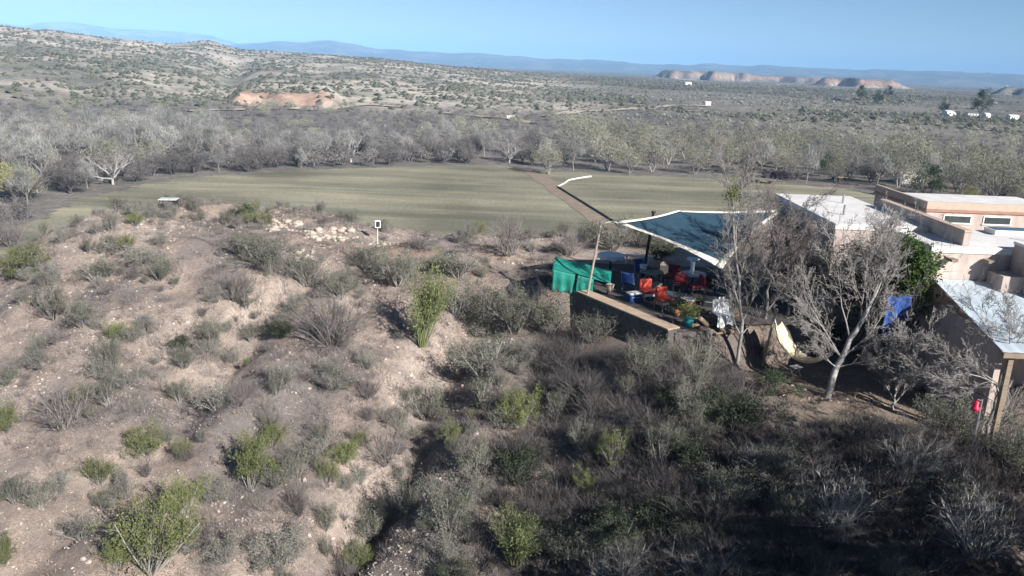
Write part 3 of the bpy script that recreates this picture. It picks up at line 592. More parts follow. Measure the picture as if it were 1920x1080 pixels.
# neighbour with two windows
h2 = empty('house', (23.7, 46, 0)); tag(h2, 'small pink stucco house with red-brown parapet and two windows behind the white roofs', 'house')
def h2b(name, mat, parts, parent=h2, bev=.015):
    m = MB()
    for p in parts: m.box(p[0] - 23.7, p[1] - 23.7, p[2] - 46, p[3] - 46, p[4], p[5], bev)
    return m.build(name, mat, parent)
h2b('wall', stucco, [(23.7, 33, 46, 53, -1.5, 2.26)]); h2b('coping', capm, [(23.62, 33.08, 45.92, 46.24, 2.263, 2.40), (23.62, 23.94, 46.243, 53, 2.263, 2.40)])
h2b('parapet', tanm, [(23.66, 33.04, 46.02, 46.2, 2.403, 2.82), (23.66, 23.86, 46.203, 53, 2.403, 2.82)]); h2b('roof', whiter, [(23.95, 33, 46.25, 53, 2.263, 2.36)])
for x0 in (24.75, 27.05):
    wf = h2b('window', white, [(x0 - .1, x0 + 1.6, 45.93, 45.997, 1.60, 1.68), (x0 - .06, x0 + 1.56, 45.95, 45.997, 2.06, 2.12), (x0 - .06, x0, 45.95, 45.997, 1.683, 2.057), (x0 + 1.5, x0 + 1.56, 45.95, 45.997, 1.683, 2.057)], h2, .006); h2b('pane', glass, [(x0, x0 + 1.5, 45.975, 45.99, 1.68, 2.06)], wf, 0)
shed = empty('storage_shed', (19.5, 43, 0)); tag(shed, 'low pinkish stucco block with sloping wing wall left of the two-windowed house', 'shed')
m = MB().box(0, 4.0, 0, 3.5, -1.5, 1.95, .02).build('wall', stucco, shed); m = MB().box(-.05, 4.05, -.05, 3.55, 1.953, 2.1, .01).build('roof', whiter, shed)

# ---------------------------------------------------------------- terrace: wall, sail, poles
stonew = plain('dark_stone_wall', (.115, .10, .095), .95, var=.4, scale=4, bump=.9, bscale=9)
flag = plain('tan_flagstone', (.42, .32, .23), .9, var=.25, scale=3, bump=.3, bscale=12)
floor_ = plain('shade_darkened_paving', (.085, .075, .07), .9, var=.25, scale=2, bump=.3, bscale=10)  # paving colour darkened to stand in for the sail's shadow
rw = empty('retaining_wall', (3.2, 33.3, 0)); tag(rw, 'low dark stone retaining wall along the front of the shaded terrace', 'wall')
def along(p, q, w, z0, z1, off=0, bev=.03):
    d = Vector((q[0] - p[0], q[1] - p[1], 0)); L = d.length; a = math.atan2(d.y, d.x)
    return MB().box(0, L, -w / 2 + off, w / 2 + off, z0, z1, bev, Matrix.Translation((p[0] - 3.2, p[1] - 33.3, 0)) @ Matrix.Rotation(a, 4, 'Z'))
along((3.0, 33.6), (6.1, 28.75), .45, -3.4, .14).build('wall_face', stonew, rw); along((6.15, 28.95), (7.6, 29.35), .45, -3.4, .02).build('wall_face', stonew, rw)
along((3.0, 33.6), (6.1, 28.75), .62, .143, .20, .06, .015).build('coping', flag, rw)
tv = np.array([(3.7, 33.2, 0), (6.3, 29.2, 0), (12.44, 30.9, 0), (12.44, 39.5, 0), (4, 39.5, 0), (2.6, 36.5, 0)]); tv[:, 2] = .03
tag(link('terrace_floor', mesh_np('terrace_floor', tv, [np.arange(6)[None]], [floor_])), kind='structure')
sailb = plain('blue_shade_cloth', (.022, .055, .085), .85, var=.2, scale=2, bump=.25, bscale=120)
sailw = plain('cream_webbing', (.72, .67, .58), .8, var=.1, scale=4, bump=.1)
cL, cB, cR, cF = (Vector(v) for v in ((4.15, 34.0, 3.2), (7.1, 35.2, 3.58), (12.4, 36.6, 3.62), (8.2, 30.6, 2.1)))
ss = empty('shade_sail', cL); tag(ss, 'dark blue shade sail with wide cream edging stretched over the terrace', 'shade sail')
def sailp(u, v):
    p = (cL * (1 - u) + cB * u) * (1 - v) + (cF * (1 - u) + cR * u) * v; c = (cL + cB + cR + cF) / 4
    k = .16 * (4 * u * (1 - u) * (abs(2 * v - 1) ** 2) + 4 * v * (1 - v) * (abs(2 * u - 1) ** 2)); p = p.lerp(c, k * .75); p.z -= .9 * u * (1 - u) * v * (1 - v) * 2
    return p - cL
e_ = .055
m = MB().grid(lambda u, v: sailp(e_ + u * (1 - 2 * e_), e_ + v * (1 - 2 * e_)), 24, 24, .012); m.build('cloth', sailb, ss, True)
for f in (lambda u, v: sailp(u, v * e_ * .8), lambda u, v: sailp(u, 1 - v * e_), lambda u, v: sailp(v * e_ * 1.25, e_ + u * (1 - 2 * e_)), lambda u, v: sailp(1 - v * e_, e_ + u * (1 - 2 * e_))):
    MB().grid(f, 24, 2, .025).build('edge_band', sailw, ss, True)
for c_, to in ((cL, (3.78, 33.15, 3.28)), (cF, (8.78, 29.35, 2.0)), (cR, (12.49, 36.7, 3.65))):
    MB().bar(c_ - cL, Vector(to) - cL, .012).build('tension_rope', white, ss)
def pole(name, a, b, r, mat, label, cat='pole'):
    t = empty(name, a); a_, b_ = Vector((0, 0, -.2)), Vector(b) - Vector(a)
    MB().bar(a_, b_, r, r * .85, 10).build('shaft', mat, t); MB().lathe([(r * 1.5, -.04), (r * 1.6, 0), (r * 1.2, .05), (.005, .06)], 10, tuple(b_)).build('cap', mat, t)
    MB().bar((0, 0, -.1), (0, 0, .03), r * 2.6, r * 2.4, 12).build('footing', stonew, t)
    return tag(t, label, cat, 'poles holding up the sail')
polem = plain('weathered_pole', (.33, .28, .24), .8, var=.2, scale=5, stretch=(1, 1, .2))
pole('sail_pole', (3.05, 33.1, hz(3.05, 33.1)), (3.62, 33.15, 3.3), .055, polem, 'slim leaning pole in front of the green tarp booth')
pole('sail_pole', (6.2, 37.1, 0), (6.35, 36.5, 3.25), .07, darkm, 'dark pole under the back edge of the sail, behind the blue chairs')
pole('hammock_post', (9.75, 29.2, hz(9.75, 29.2)), (10.0, 29.15, .95), .05, polem, 'short pale post at the upper end of the hammock')

# ---------------------------------------------------------------- things on the terrace
tarp = plain('green_tarp', (.018, .215, .165), .6, var=.25, scale=2, bump=.35, bscale=7); bluef = plain('blue_canvas', (.03, .075, .25), .85, var=.25, scale=5, bump=.3, bscale=60)
redf = plain('red_cushion', (.46, .065, .045), .85, var=.2, scale=5, bump=.2, bscale=50); maroon = plain('maroon_cushion', (.17, .022, .035), .85, var=.25, scale=5, bump=.2, bscale=50)
tanf = plain('tan_canvas', (.42, .33, .26), .85, var=.2, scale=5, bump=.2, bscale=50); terra = plain('terracotta', (.50, .235, .13), .85, var=.15, scale=5)
teal = plain('teal_glaze', (.015, .20, .23), .3, var=.25, scale=4, bump=.05); sheet = plain('white_sheet', (.72, .72, .71), .85, var=.07, scale=4, bump=.3, bscale=14)
greyst = plain('grey_table_top', (.33, .33, .34), .6, var=.15, scale=4); ltblue = plain('pale_blue_white_enamel', (.62, .70, .78), .35, var=.05, scale=4, bump=0)
bark = plain('split_firewood', (.24, .175, .125), .9, var=.45, scale=5, stretch=(1, 1, .25), bump=.5, bscale=14); cream = plain('cream_canvas', (.66, .56, .38), .85, var=.14, scale=4, bump=.25, bscale=60)
yard = 0.03
def thing(name, label, cat, loc, rz=0, group=None):
    t = empty(name, loc, rz); return tag(t, label, cat, group)
# green tarp booth
b = thing('tarp_booth', 'green tarp-covered booth with sloping top at the left end of the terrace', 'tarp booth', (2.6, 34.3, hz(2.6, 34.3)), rad(-8)); b.scale = (1.08, 1, .76)
MB().grid(lambda u, v: Vector((-.75 + 2.35 * u, -.45 + 1.25 * v, 1.38 - .62 * u + .30 * v - .10 * math.sin(math.pi * v) - .03 * math.sin(9 * u))), 20, 10, .015).build('tarp_top', tarp, b, True)
for x0, x1 in ((-.72, .18), (.24, .92)):
    MB().grid(lambda u, v: Vector((x0 + (x1 - x0) * u, -.43 + .05 * math.sin(u * 14 + x0) * (1 - v) + .02 * math.sin(v * 7), -.04 + (1.37 - .62 * (x0 + (x1 - x0) * u + .75) / 2.35) * v)), 20, 8, .012).build('tarp_curtain', tarp, b, True)
MB().grid(lambda u, v: Vector((-.74 + .03 * math.sin(u * 12), -.43 + 1.2 * u, -.04 + (1.38 + .28 * u) * v)), 14, 6, .012).build('tarp_side', tarp, b, True)
for px_, py_, zt_ in ((-.7, -.38, 1.33), (1.5, -.38, .72), (-.7, .72, 1.6), (1.5, .72, .98)): MB().bar((px_, py_, -.2), (px_, py_, zt_), .03).build('leg', darkm, b)
# round tables
def rtable(loc, r, h, mt, label, scallop=0, leg=darkm):
    t = thing('round_table', label, 'table', loc, 0)
    n = 48; m = MB(); pr = []
    m.lathe([(r * .98, h - .035), (r, h - .02), (r, h - .005), (r * .985, h)], n).build('tabletop', mt, t)
    if scallop:
        MB().grid(lambda u, v: Vector((math.cos(2 * math.pi * u) * (r + .01 + .04 * v + .02 * v * math.sin(24 * math.pi * u)), math.sin(2 * math.pi * u) * (r + .01 + .04 * v + .02 * v * math.sin(24 * math.pi * u)), h + .004 - (.17 + .04 * math.cos(16 * math.pi * u)) * v)), 96, 3, .006).build('scalloped_skirt', mt, t)
    m = MB().lathe([(.05, .03), (.04, .3), (.045, h - .05)], 12); m.build('pedestal', leg, t); MB().lathe([(.30, 0), (.29, .03), (.06, .06)], 20).build('foot', leg, t); return t
def onz(px, py, z): q = at_z(px, py, z); return (q[0], q[1])
x_, y_ = onz(1146, 478, .80); rtable((x_, y_, yard), .62, .80, sheet, 'round white cloth-covered table with scalloped hem at the back of the terrace', 1)
x_, y_ = onz(1300, 514, .78); rtable((x_, y_, yard), .60, .78, greyst, 'round grey table carrying the white bird bath'); gt = (x_, y_)
t = thing('bird_bath', 'white pedestal bird bath standing on the round grey table', 'bird bath', (gt[0] - .05, gt[1] + .05, yard + .78))
MB().lathe([(.17, 0), (.165, .03), (.10, .12), (.085, .30), (.10, .50), (.14, .58)], 24).build('pedestal', ltblue, t, True); MB().lathe([(.10, .583), (.27, .62), (.30, .68), (.28, .69), (.05, .65)], 24).build('basin', ltblue, t, True)
# white bench / plank at the back
x_, y_ = onz(1196, 480, .45); t = thing('bench', 'white plank bench beside the dark pole at the back of the terrace', 'bench', (x_, y_, yard), rad(-12))
MB().box(-.75, .75, -.17, .17, .42, .46, .008).build('seat', white, t)
for s in (-1, 1): MB().box(s * .55 - .04, s * .55 + .04, -.15, .15, -.03, .418, .008).build('leg', white, t)
# blue camp chairs
def camp(px_, py_, rz, label, fab=bluef):
    x_, y_ = onz(px_, py_, .0); t = thing('camp_chair', label, 'camp chair', (x_, y_, yard), rz, 'folding camp chairs on the terrace')
    MB().grid(lambda u, v: Vector((-.27 + .54 * u, -.26 + .5 * v, .43 - .06 * math.sin(math.pi * u) - .03 * v)), 8, 6, .02).build('seat', fab, t, True)
    MB().grid(lambda u, v: Vector((-.28 + .56 * u, .24 + .16 * v + .05 * math.sin(math.pi * u), .40 + .55 * v)), 8, 6, .02).build('backrest', fab, t, True)
    for s in (-1, 1):
        MB().box(s * .31 - .035, s * .31 + .035, -.27, .25, .62, .65, .01).build('armrest', fab, t)
        MB().bar((s * .30, -.27, -.02), (s * .30, .24, .45), .012).build('leg', galv, t); MB().bar((s * .30, .27, -.02), (s * .30, -.25, .62), .012).build('leg', galv, t)
        MB().bar((s * .29, .24, .40), (s * .29, .41, .97), .012).build('back_post', galv, t)
    return t
camp(1180, 548, rad(150), 'blue folding camp chair nearest the retaining wall, facing away'); camp(1205, 528, rad(35), 'blue folding camp chair with a white bucket on its seat')
x_, y_ = onz(1205, 528, .0); t = thing('bucket', 'white lidded bucket on the seat of a blue camp chair', 'bucket', (x_ - .02, y_, yard + .44)); MB().lathe([(.14, 0), (.17, .30)], 20).build('body', white, t, True); MB().lathe([(.18, .303), (.18, .34), (.16, .35)], 20).build('lid', white, t); 
# patio chairs
def chair(px_, py_, rz, label, cush, frame=darkm, band=None):
    x_, y_ = onz(px_, py_, .0); t = thing('patio_chair', label, 'chair', (x_, y_, yard), rz, 'cushioned chairs on the terrace')
    c = MB().box(-.29, .29, -.29, .29, .40, .52, .045).build('seat_cushion', cush, t, True)
    MB().box(-.28, .28, .20, .32, .522, .92, .045, None).build('back_cushion', cush, t, True)
    if band: MB().box(-.30, .30, -.325, -.295, .30, .40, .01).build('front_rail', band, t)
    m = MB().box(-.31, .31, -.29, .31, .34, .397, .01); m.build('seat_frame', frame, t)
    for sx in (-1, 1):
        for sy in (-1, 1): MB().box(sx * .28 - .02, sx * .28 + .02, sy * .27 - .02, sy * .27 + .02, -.02, .34, .004).build('leg', frame, t)
    return t
chair(1213, 566, rad(20), 'bright red cushioned chair with white front rail, left one of the red pair', redf, wood, white)
chair(1244, 582, rad(28), 'bright red cushioned chair with white front rail, nearest the plant pots', redf, wood, white)
chair(1258, 536, rad(-30), 'maroon cushioned chair behind the glass-topped table', maroon); chair(1303, 556, rad(-80), 'maroon cushioned chair beside the terracotta pot', maroon); chair(1228, 528, rad(10), 'tan cushioned chair beside the blue camp chairs', tanf)
x_, y_ = onz(1262, 553, .42); t = thing('coffee_table', 'low oblong glass-topped table with silver frame among the red chairs', 'table', (x_, y_, yard), rad(-20))
MB().box(-.5, .5, -.28, .28, .415, .43, .004).build('glass_top', glass, t)
for a0 in ((-.54, .54, -.32, -.283), (-.54, .54, .283, .32), (-.54, -.503, -.28, .28), (.503, .54, -.28, .28)): MB().box(*a0, .40, .44, .006).build('rim', galv, t)
for sx in (-1, 1):
    for sy in (-1, 1): MB().bar((sx * .5, sy * .28, -.02), (sx * .5, sy * .28, .40), .016).build('leg', galv, t)
chair(1322, 552, rad(-60), 'dark charcoal cushioned chair at the far right of the red chairs', plain('charcoal_cushion', (.06, .06, .07), .85, var=.3, scale=5)); chair(1275, 548, rad(160), 'maroon cushioned chair with its back to the wall, beside the glass-topped table', maroon)
for px_, py_, rz_, mt, lab in ((1188, 566, .3, bluef, 'blue lidded cool box between the blue chairs and the red pair'), (1330, 575, -.2, darkm, 'dark lidded box in the shade right of the terracotta pot'), (1226, 548, .6, tanf, 'tan lidded box between the two bright red chairs')):
    x_, y_ = onz(px_, py_, 0); t = thing('cool_box', lab, 'box', (x_, y_, yard), rz_); MB().box(-.28, .28, -.19, .19, 0, .32, .025).build('body', mt, t); MB().box(-.295, .295, -.205, .205, .323, .40, .02).build('lid', white if mt is bluef else mt, t); MB().box(-.2, .2, -.225, -.207, .2, .24, .006).build('handle', galv, t)
x_, y_ = onz(1222, 512, .74); rtable((x_, y_, yard), .45, .74, wood, 'small brown round table behind the tan chair')
# pots
def pot(px_, py_, z, r, h, mt, label, rim=None, plantm=None, pl=0):
    x_, y_ = onz(px_, py_, z); t = thing('plant_pot', label, 'pot', (x_, y_, z), 0, 'pots on the terrace')
    MB().lathe([(r * .68, 0), (r * .95, h * .88), (r * .8, h * .88)], 24).build('body', mt, t, True); MB().lathe([(r, h * .86), (r * 1.08, h * .88), (r * 1.08, h), (r * .9, h), (r * .86, h * .89)], 24).build('rim', rim or mt, t)
    if plantm:
        rng = np.random.default_rng(int(px_)); n = 700; C = rng.normal(0, 1, (n, 3)) * [r * .9, r * .9, pl * .3] + [0, 0, h + pl * .45]; V, Q = leaves(C, .05, rng, .35, .6); me = mesh_np('leaves', V, [Q], [plantm], attr=np.repeat(rng.random(n), 4)); link('leaves', me, t)
        sg = [(0, 0, h * .8, *(rng.normal(0, r * .5, 2)), h + pl * .7, .008, .004) for _ in range(14)]; link('stems', seg_mesh('stems', sg, twig_grey, rng), t)
    return t
pot(1143, 547, .2, .17, .34, tanf, 'tan pot standing on the retaining wall beside the leaning pole'); pot(1287, 580, .03, .27, .46, terra, 'terracotta pot with white rim beside the maroon chair', white)
pot(1290, 612, .03, .22, .40, teal, 'teal glazed pot with an olive-green plant at the terrace edge', None, leaf_green, .5); pot(1270, 592, .03, .2, .3, terra, 'terracotta pot holding dark leafy plant between red chair and teal pot', None, leaf_dark, .6)
# draped chair
x_, y_ = onz(1352, 612, -.0); t = thing('draped_chair', 'high-backed chair draped in a white sheet at the terrace corner', 'chair', (x_, y_, yard), rad(14))
for sx in (-1, 1):
    MB().box(sx * .27 - .02, sx * .27 + .02, .2, .24, -.02, 1.1, .005).build('leg', wood, t); MB().box(sx * .27 - .02, sx * .27 + .02, -.27, -.23, -.02, .44, .005).build('leg', wood, t)
MB().box(-.29, .29, -.27, .24, .44, .48, .01).build('seat', wood, t)
def drape(u, v):
    x = -.36 + .72 * u; s = v * 2.0; fold = .03 * math.sin(u * 15 + 2 * v)
    top = 1.12 - (.10 if abs(u - .5) > .2 else 0)
    if s < .62: return Vector((x * (1 if abs(u - .5) < .2 or s > .2 else 1.05), .17 + fold * .4, top - s / .62 * (top - .52)))
    if s < 1.15: return Vector((x, .17 - (s - .62) / .53 * .5, .505 + .01 * math.sin(u * 9)))
    return Vector((x * 1.03, -.33 - fold, .505 - (s - 1.15) / .85 * (.42 + .08 * math.sin(u * 7))))
MB().grid(drape, 26, 44, .012).build('white_sheet', sheet, t, True)
# firewood heap: every log its own
lm = MB().lathe([(.055, -.24), (.062, -.2), (.06, .2), (.053, .24)], 9); lo = lm.build('firewood_log', bark, None); lo['group'] = 'split logs heaped below the terrace corner'; lo['category'] = 'log'; lo['label'] = 'short split log in the heap below the terrace corner'
rng = np.random.default_rng(77)
for k in range(26):
    q = at_z(rng.uniform(1284, 1372), rng.uniform(622, 652), -.7); o = lo if k == 0 else copy_tree(lo)
    o.location = (q[0], q[1], hz(q[0], q[1]) + .06 + .18 * rng.random() * (1 if k % 3 else .2)); o.rotation_euler = (rad(90) + rng.normal(0, .35), rng.normal(0, .4), rng.random() * 6.28); o.scale = (rng.uniform(.8, 1.6),) * 2 + (rng.uniform(.8, 1.9),)
# hammock between the post and the tree
A, Bp = Vector((9.98, 29.15, .62)), Vector((11.45, 26.95, .05)); t = thing('hammock', 'cream canvas hammock sagging between the short post and the pale bare tree', 'hammock', A)
def hm(u, v):
    p = A.lerp(Bp, .06 + .88 * u); w = .62 * (math.sin(math.pi * (.06 + .88 * u)) ** .35) * (1 - .55 * u); sag = .95 * 4 * (.06 + .88 * u) * (1 - (.06 + .88 * u)) * (1.12 - .2 * u); d = (Bp - A).normalized(); n_ = Vector((-d.y, d.x, 0)).normalized()
    return p + n_ * (v - .5) * w * 1.5 + Vector((0, 0, -sag + .16 * (2 * v - 1) ** 2)) - A
MB().grid(hm, 26, 10, .015).build('canvas', cream, t, True)
MB().bar((0, 0, 0), hm(0, .5), .02).build('rope', sailw, t); MB().bar(Bp - A, hm(1, .5), .02).build('rope', sailw, t)
# blue cloth hung from a line
P0, P1 = Vector((12.0, 27.3, 2.05)), Vector((15.3, 28.0, 2.1)); t = thing('hanging_cloth', 'bright blue cloth hanging in the shade between the bare tree and porch', 'cloth', P0)
def cl(u, v): p = P0.lerp(P1, .42 + .27 * u); return p + Vector((.02 * math.sin(v * 5), .07 * math.sin(u * 11 + v), -.02 - 1.55 * v - .15 * u * v)) - P0
MB().grid(cl, 20, 14, .012).build('cloth', plain('bright_blue_cloth', (.028, .085, .30), .8, var=.15, scale=3, bump=.2, bscale=30), t, True); MB().bar((0, 0, 0), P1 - P0, .008).build('line', darkm, t)
# red feeder on a post
g = ground_at(1818, 862); t = thing('feeder_post', 'red feeder hung on a slim grey post by the porch yard', 'bird feeder', g); MB().bar((0, 0, -.2), (0, 0, 1.95), .035, .03).build('post', galv, t); MB().bar((0, 0, 1.9), (-.2, -.1, 1.98), .012).build('arm', galv, t)
f_ = MB().lathe([(.05, 1.62), (.12, 1.64), (.12, 1.72), (.07, 1.76), (.07, 1.9), (.02, 1.94)], 16, (-.2, -.1, 0)).build('feeder', plain('bright_red', (.60, .02, .06), .4, var=.1, scale=3, bump=0), t, True)
# boulder, crate, table, lantern
def rock(px_, py_, s, label, group=None, mt=None, flat=.75):
    g = ground_at(px_, py_); rng = np.random.default_rng(int(px_ * 7 + py_)); bm = bmesh.new(); bmesh.ops.create_icosphere(bm, subdivisions=3, radius=1)
    off = rng.random(3) * 50
    for v in bm.verts:
        c = np.array(v.co); k = 1 + .5 * (fbm(np.array([c[0] * 1.3 + off[0]]), np.array([c[1] * 1.3 + c[2] + off[1]]), 3, 5)[0] - .5) + .16 * (fbm(np.array([c[0] * 4 + off[0]]), np.array([c[1] * 4 + c[2] * 3 + off[1]]), 2, 8)[0] - .5)
        v.co = Vector((c[0] * s * k * 1.15, c[1] * s * k, c[2] * s * k * flat))
    me = bpy.data.meshes.new('rock'); bm.to_mesh(me); bm.free(); me.materials.append(mt or rockm); o = link('rock', me, None, (g[0], g[1], g[2] + s * flat * .45)); return tag(o, label, 'rock', group)
rockm = plain('pale_limestone', (.42, .36, .30), .9, var=.22, scale=4, bump=.5, bscale=9)
rock(1722, 722, .48, 'big pale boulder on the yard between the tree and the red feeder'); rock(1905, 690, .4, 'pale boulder at the foot of the porch')
g = ground_at(1490, 704); t = thing('folding_stool', 'small white folding stool on the ground beside the hammock', 'stool', g, .4); MB().box(-.2, .2, -.15, .15, .34, .37, .006).build('seat', white, t)
for s in (-1, 1): MB().bar((s * .17, -.16, -.02), (s * .17, .14, .34), .013).build('leg', white, t); MB().bar((s * .15, .16, -.02), (s * .15, -.14, .34), .013).build('leg', white, t)
g = ground_at(318, 393); t = thing('garden_table', 'small pale grey table on the brow of the left knoll, field behind', 'table', g, rad(8)); greyw = plain('pale_grey_boards', (.55, .57, .60), .6, var=.12, scale=3, stretch=(1, 8, 1))
MB().box(-.55, .55, -.4, .4, .66, .71, .01).build('tabletop', greyw, t)
for s in (-1, 1):
    for e in (-1, 1): MB().bar((s * .44, e * .34, -.06), (s * .48, e * .30, .66), .03).build('leg', darkm, t)
g = ground_at(708, 458); t = thing('lantern_post', 'white-framed dark box lantern on a thin white post at the path', 'lantern', g, rad(20)); MB().bar((0, 0, -.1), (0, 0, .98), .022).build('post', white, t)
MB().box(-.11, .11, -.10, .10, 1.0, 1.30, .01).build('lamp_box', darkm, t)
for a0 in ((-.155, -.112, -.12, .12, .99, 1.30), (.112, .155, -.12, .12, .99, 1.30), (-.155, .155, -.13, .13, .95, .988), (-.155, .155, -.13, .13, 1.303, 1.335)): MB().box(*a0, .006).build('frame', white, t)
for k, (dx, dy) in enumerate(((-14, 2), (-7, 4), (2, 5), (12, 2))): rock(708 + dx, 458 + dy, .13 + .03 * (k % 2), 'fist-to-head-sized stone ringing the foot of the lantern post', 'stones round the lantern post')
# the two pale rubble banks on the crest: the biggest stones as things
RNG2 = np.random.default_rng(90); banks = []
for nm, x0, x1, y0, y1, nn in (('left', 488, 566, 412, 436, 50), ('right', 572, 664, 430, 452, 60), ('mid', 530, 590, 470, 490, 14)):
    for k in range(nn):
        px_, py_ = RNG2.uniform(x0, x1), RNG2.uniform(y0, y1); lab = {'left': 'pale stone in the rubble bank above the mown field, left of the gap', 'right': 'pale stone in the long rubble bank between the gap and the lantern post', 'mid': 'pale stone in the small heap below the rubble banks'}[nm]
        rock(px_, py_, RNG2.uniform(.06, .10) if k % 4 else RNG2.uniform(.12, .2), lab, {'left': 'stones of the left rubble bank', 'right': 'stones of the right rubble bank', 'mid': 'stones of the small heap'}[nm])
# pipes along the ditch
pipem = plain('black_pipe', (.03, .03, .032), .6, var=.2, scale=2, bump=0)
def pipe(name, pts, r, mt, label, cat):
    t = thing(name, label, cat, (pts[0][0], pts[0][1], hz(*pts[0][:2]))); m = MB()
    for a, b in zip(pts[:-1], pts[1:]):
        n = max(1, int(math.hypot(b[0] - a[0], b[1] - a[1]) / 9))
        for k in range(n):
            p = [a[i] + (b[i] - a[i]) * k / n for i in (0, 1)]; q = [a[i] + (b[i] - a[i]) * (k + 1) / n for i in (0, 1)]
            o = MB().bar((p[0] - pts[0][0], p[1] - pts[0][1], hz(*p) + r - t.location.z), (q[0] - pts[0][0], q[1] - pts[0][1], hz(*q) + r - t.location.z), r, r, 8).build('pipe_length', mt, t)
    return t
pipe('water_pipe', [at_z(1046, 352, -15)[:2], at_z(1165, 426, -15)[:2], (20, 100)], .2, pipem, 'long black irrigation pipe running straight across the field beside the track', 'pipe')
pipe('water_pipe', [at_z(p, q, -15)[:2] for p, q in ((1046, 351), (1058, 345), (1066, 339), (1086, 335), (1108, 332))], .17, white, 'white irrigation pipe bending away at the end of the black one', 'pipe')

# ---------------------------------------------------------------- the bare trees by the house
def near_tree(loc, name, label, trunk_pts, limbs, P, bark_, seed, r0, leaf=None):
    rng = np.random.default_rng(seed); t = empty(name, loc); tag(t, label, 'tree'); loc = np.array(loc)
    tp = np.array(trunk_pts, float); n = 14; d = np.r_[0, np.cumsum(np.linalg.norm(np.diff(tp, axis=0), axis=1))]; q = np.linspace(0, d[-1], n)
    pl = np.stack([np.interp(q, d, tp[:, i]) for i in range(3)], -1); pl[1:-1, :2] += rng.normal(0, .025, (n - 2, 2)); rr_ = r0 * (1 - .72 * (q / d[-1]) ** .8); rr_[0] *= 1.3
    tr = [(*pl[i], *pl[i + 1], rr_[i], rr_[i + 1]) for i in range(n - 1)]; segs, tips = [], []
    for (f, dirv, L, k) in limbs:
        i = min(int(f * (n - 1)), n - 2); dv = np.array(dirv, float); grow(segs, tips, rng, pl[i], dv / np.linalg.norm(dv), L, rr_[i] * k, 0, P)
    link('trunk', seg_mesh('trunk', tr, bark_, rng, .03), t); link('crown', seg_mesh('crown', segs, twig_grey if bark_ is twig_pale else bark_, rng, .03), t)
    if leaf: link(leaf[0], leaf[1], t).location = leaf[2]
    return t
PT = dict(seg=[6, 4, 3, 2, 1], wig=[.09, .12, .16, .2, .2], up=[.05, .05, .03, .0, 0], tap=.75, lv=4, kids=[11, 6.5, 5, 3.2, 0], st=[.15, .12, .1, .1, .1], ang=[.45, .5, .55, .6, .7], len=[.5, .5, .52, .55, .5], rr=[.42, .5, .55, .6, .6], rmin=.0062)
g = ground_at(1550, 745); lim = [(.40, (-1, .1, 1.15), 2.6, .55), (.46, (-.75, -.3, 1.6), 3.0, .55), (.45, (.9, .4, .9), 2.0, .5), (.55, (-.5, .5, 1.8), 3.2, .6), (.62, (.5, -.4, 1.4), 2.4, .55), (.72, (-.25, .2, 1.9), 2.9, .65), (.8, (.35, .1, 1.6), 2.4, .6), (.9, (.1, -.2, 1.6), 2.3, .7), (.98, (.5, .1, 1.2), 2.0, .9), (.98, (-.1, .1, 1.5), 2.2, .9), (.35, (-.9, -.6, .75), 1.8, .4), (.38, (1, -.4, .55), 1.9, .4)]
lim = [(f, d, L * 1.12, k * .62) for f, d, L, k in lim]
near_tree(g, 'bare_tree', 'pale grey leafless tree with fanned limbs, trunk leaning right beside the hammock', [(0, 0, -.3), (.12, 0, 1.0), (.55, 0, 2.3), (.95, 0, 3.3), (1.25, .1, 4.2)], lim, PT, twig_pale, 31, .15)
g = ground_at(1380, 690); rng = np.random.default_rng(5); C = rng.normal(0, 1, (420, 3)) * [.16, .16, .2]; V, Q = leaves(C, .05, rng, .4); mist = mesh_np('mistletoe_foliage', V, [Q], [leaf_green], attr=np.repeat(rng.random(420), 4))
lim = [(.30, (-.9, .2, 1.3), 2.4, .55), (.34, (.7, -.2, 1.5), 2.6, .55), (.45, (-.5, -.3, 1.8), 2.8, .6), (.55, (.4, .3, 1.8), 2.8, .6), (.7, (-.3, .2, 1.8), 2.5, .65), (.8, (.35, -.2, 1.7), 2.2, .7), (.97, (-.25, 0, 1.7), 2.4, .9), (.97, (.25, .2, 1.6), 2.2, .8), (.25, (.9, .4, .8), 1.7, .4)]
near_tree(g, 'bare_tree', 'slender grey leafless tree with a yellow-green mistletoe clump on top, by the draped chair', [(0, 0, -.3), (.05, 0, 1.4), (-.05, 0, 2.3), (-.4, 0, 4.0), (-.75, 0, 5.6), (-.85, 0, 6.7)], lim, PT, twig_grey, 32, .085, ('mistletoe_foliage', mist, (-.85, 0, 6.7)))
g = ground_at(1847, 822); lim = [(.5, (-1, .2, .55), 2.6, .6), (.58, (-.8, -.4, .9), 2.6, .6), (.66, (-.9, .4, .4), 2.4, .6), (.75, (.5, .3, 1.2), 1.8, .6), (.85, (-.7, .1, .9), 2.2, .7), (.95, (-.5, -.3, 1.1), 1.9, .8), (.98, (.4, -.2, 1.3), 1.6, .8)]
PD = dict(PT); PD['up'] = [-.03, -.02, -.01, 0, 0]
near_tree(g, 'bare_tree', 'leafless tree with drooping twigs in front of the porch, pale trunk base', [(0, 0, -.3), (.08, 0, 1.2), (.2, .1, 2.4), (.35, .1, 3.1)], lim, PD, twig_grey, 33, .085)
g = np.array([11.3, 31.6, 0.0]); lim = [(f, (math.cos(a), math.sin(a), 1.6), 2.0, .6) for f, a in zip(np.linspace(.2, .98, 9), np.linspace(0, 19, 9))]
near_tree(g, 'bare_tree', 'twiggy brown-grey tree growing against the house corner behind the big bare tree', [(0, 0, -.2), (.1, .1, 1.2), (-.1, .1, 2.4)], lim, PT, twig_pur, 34, .07)
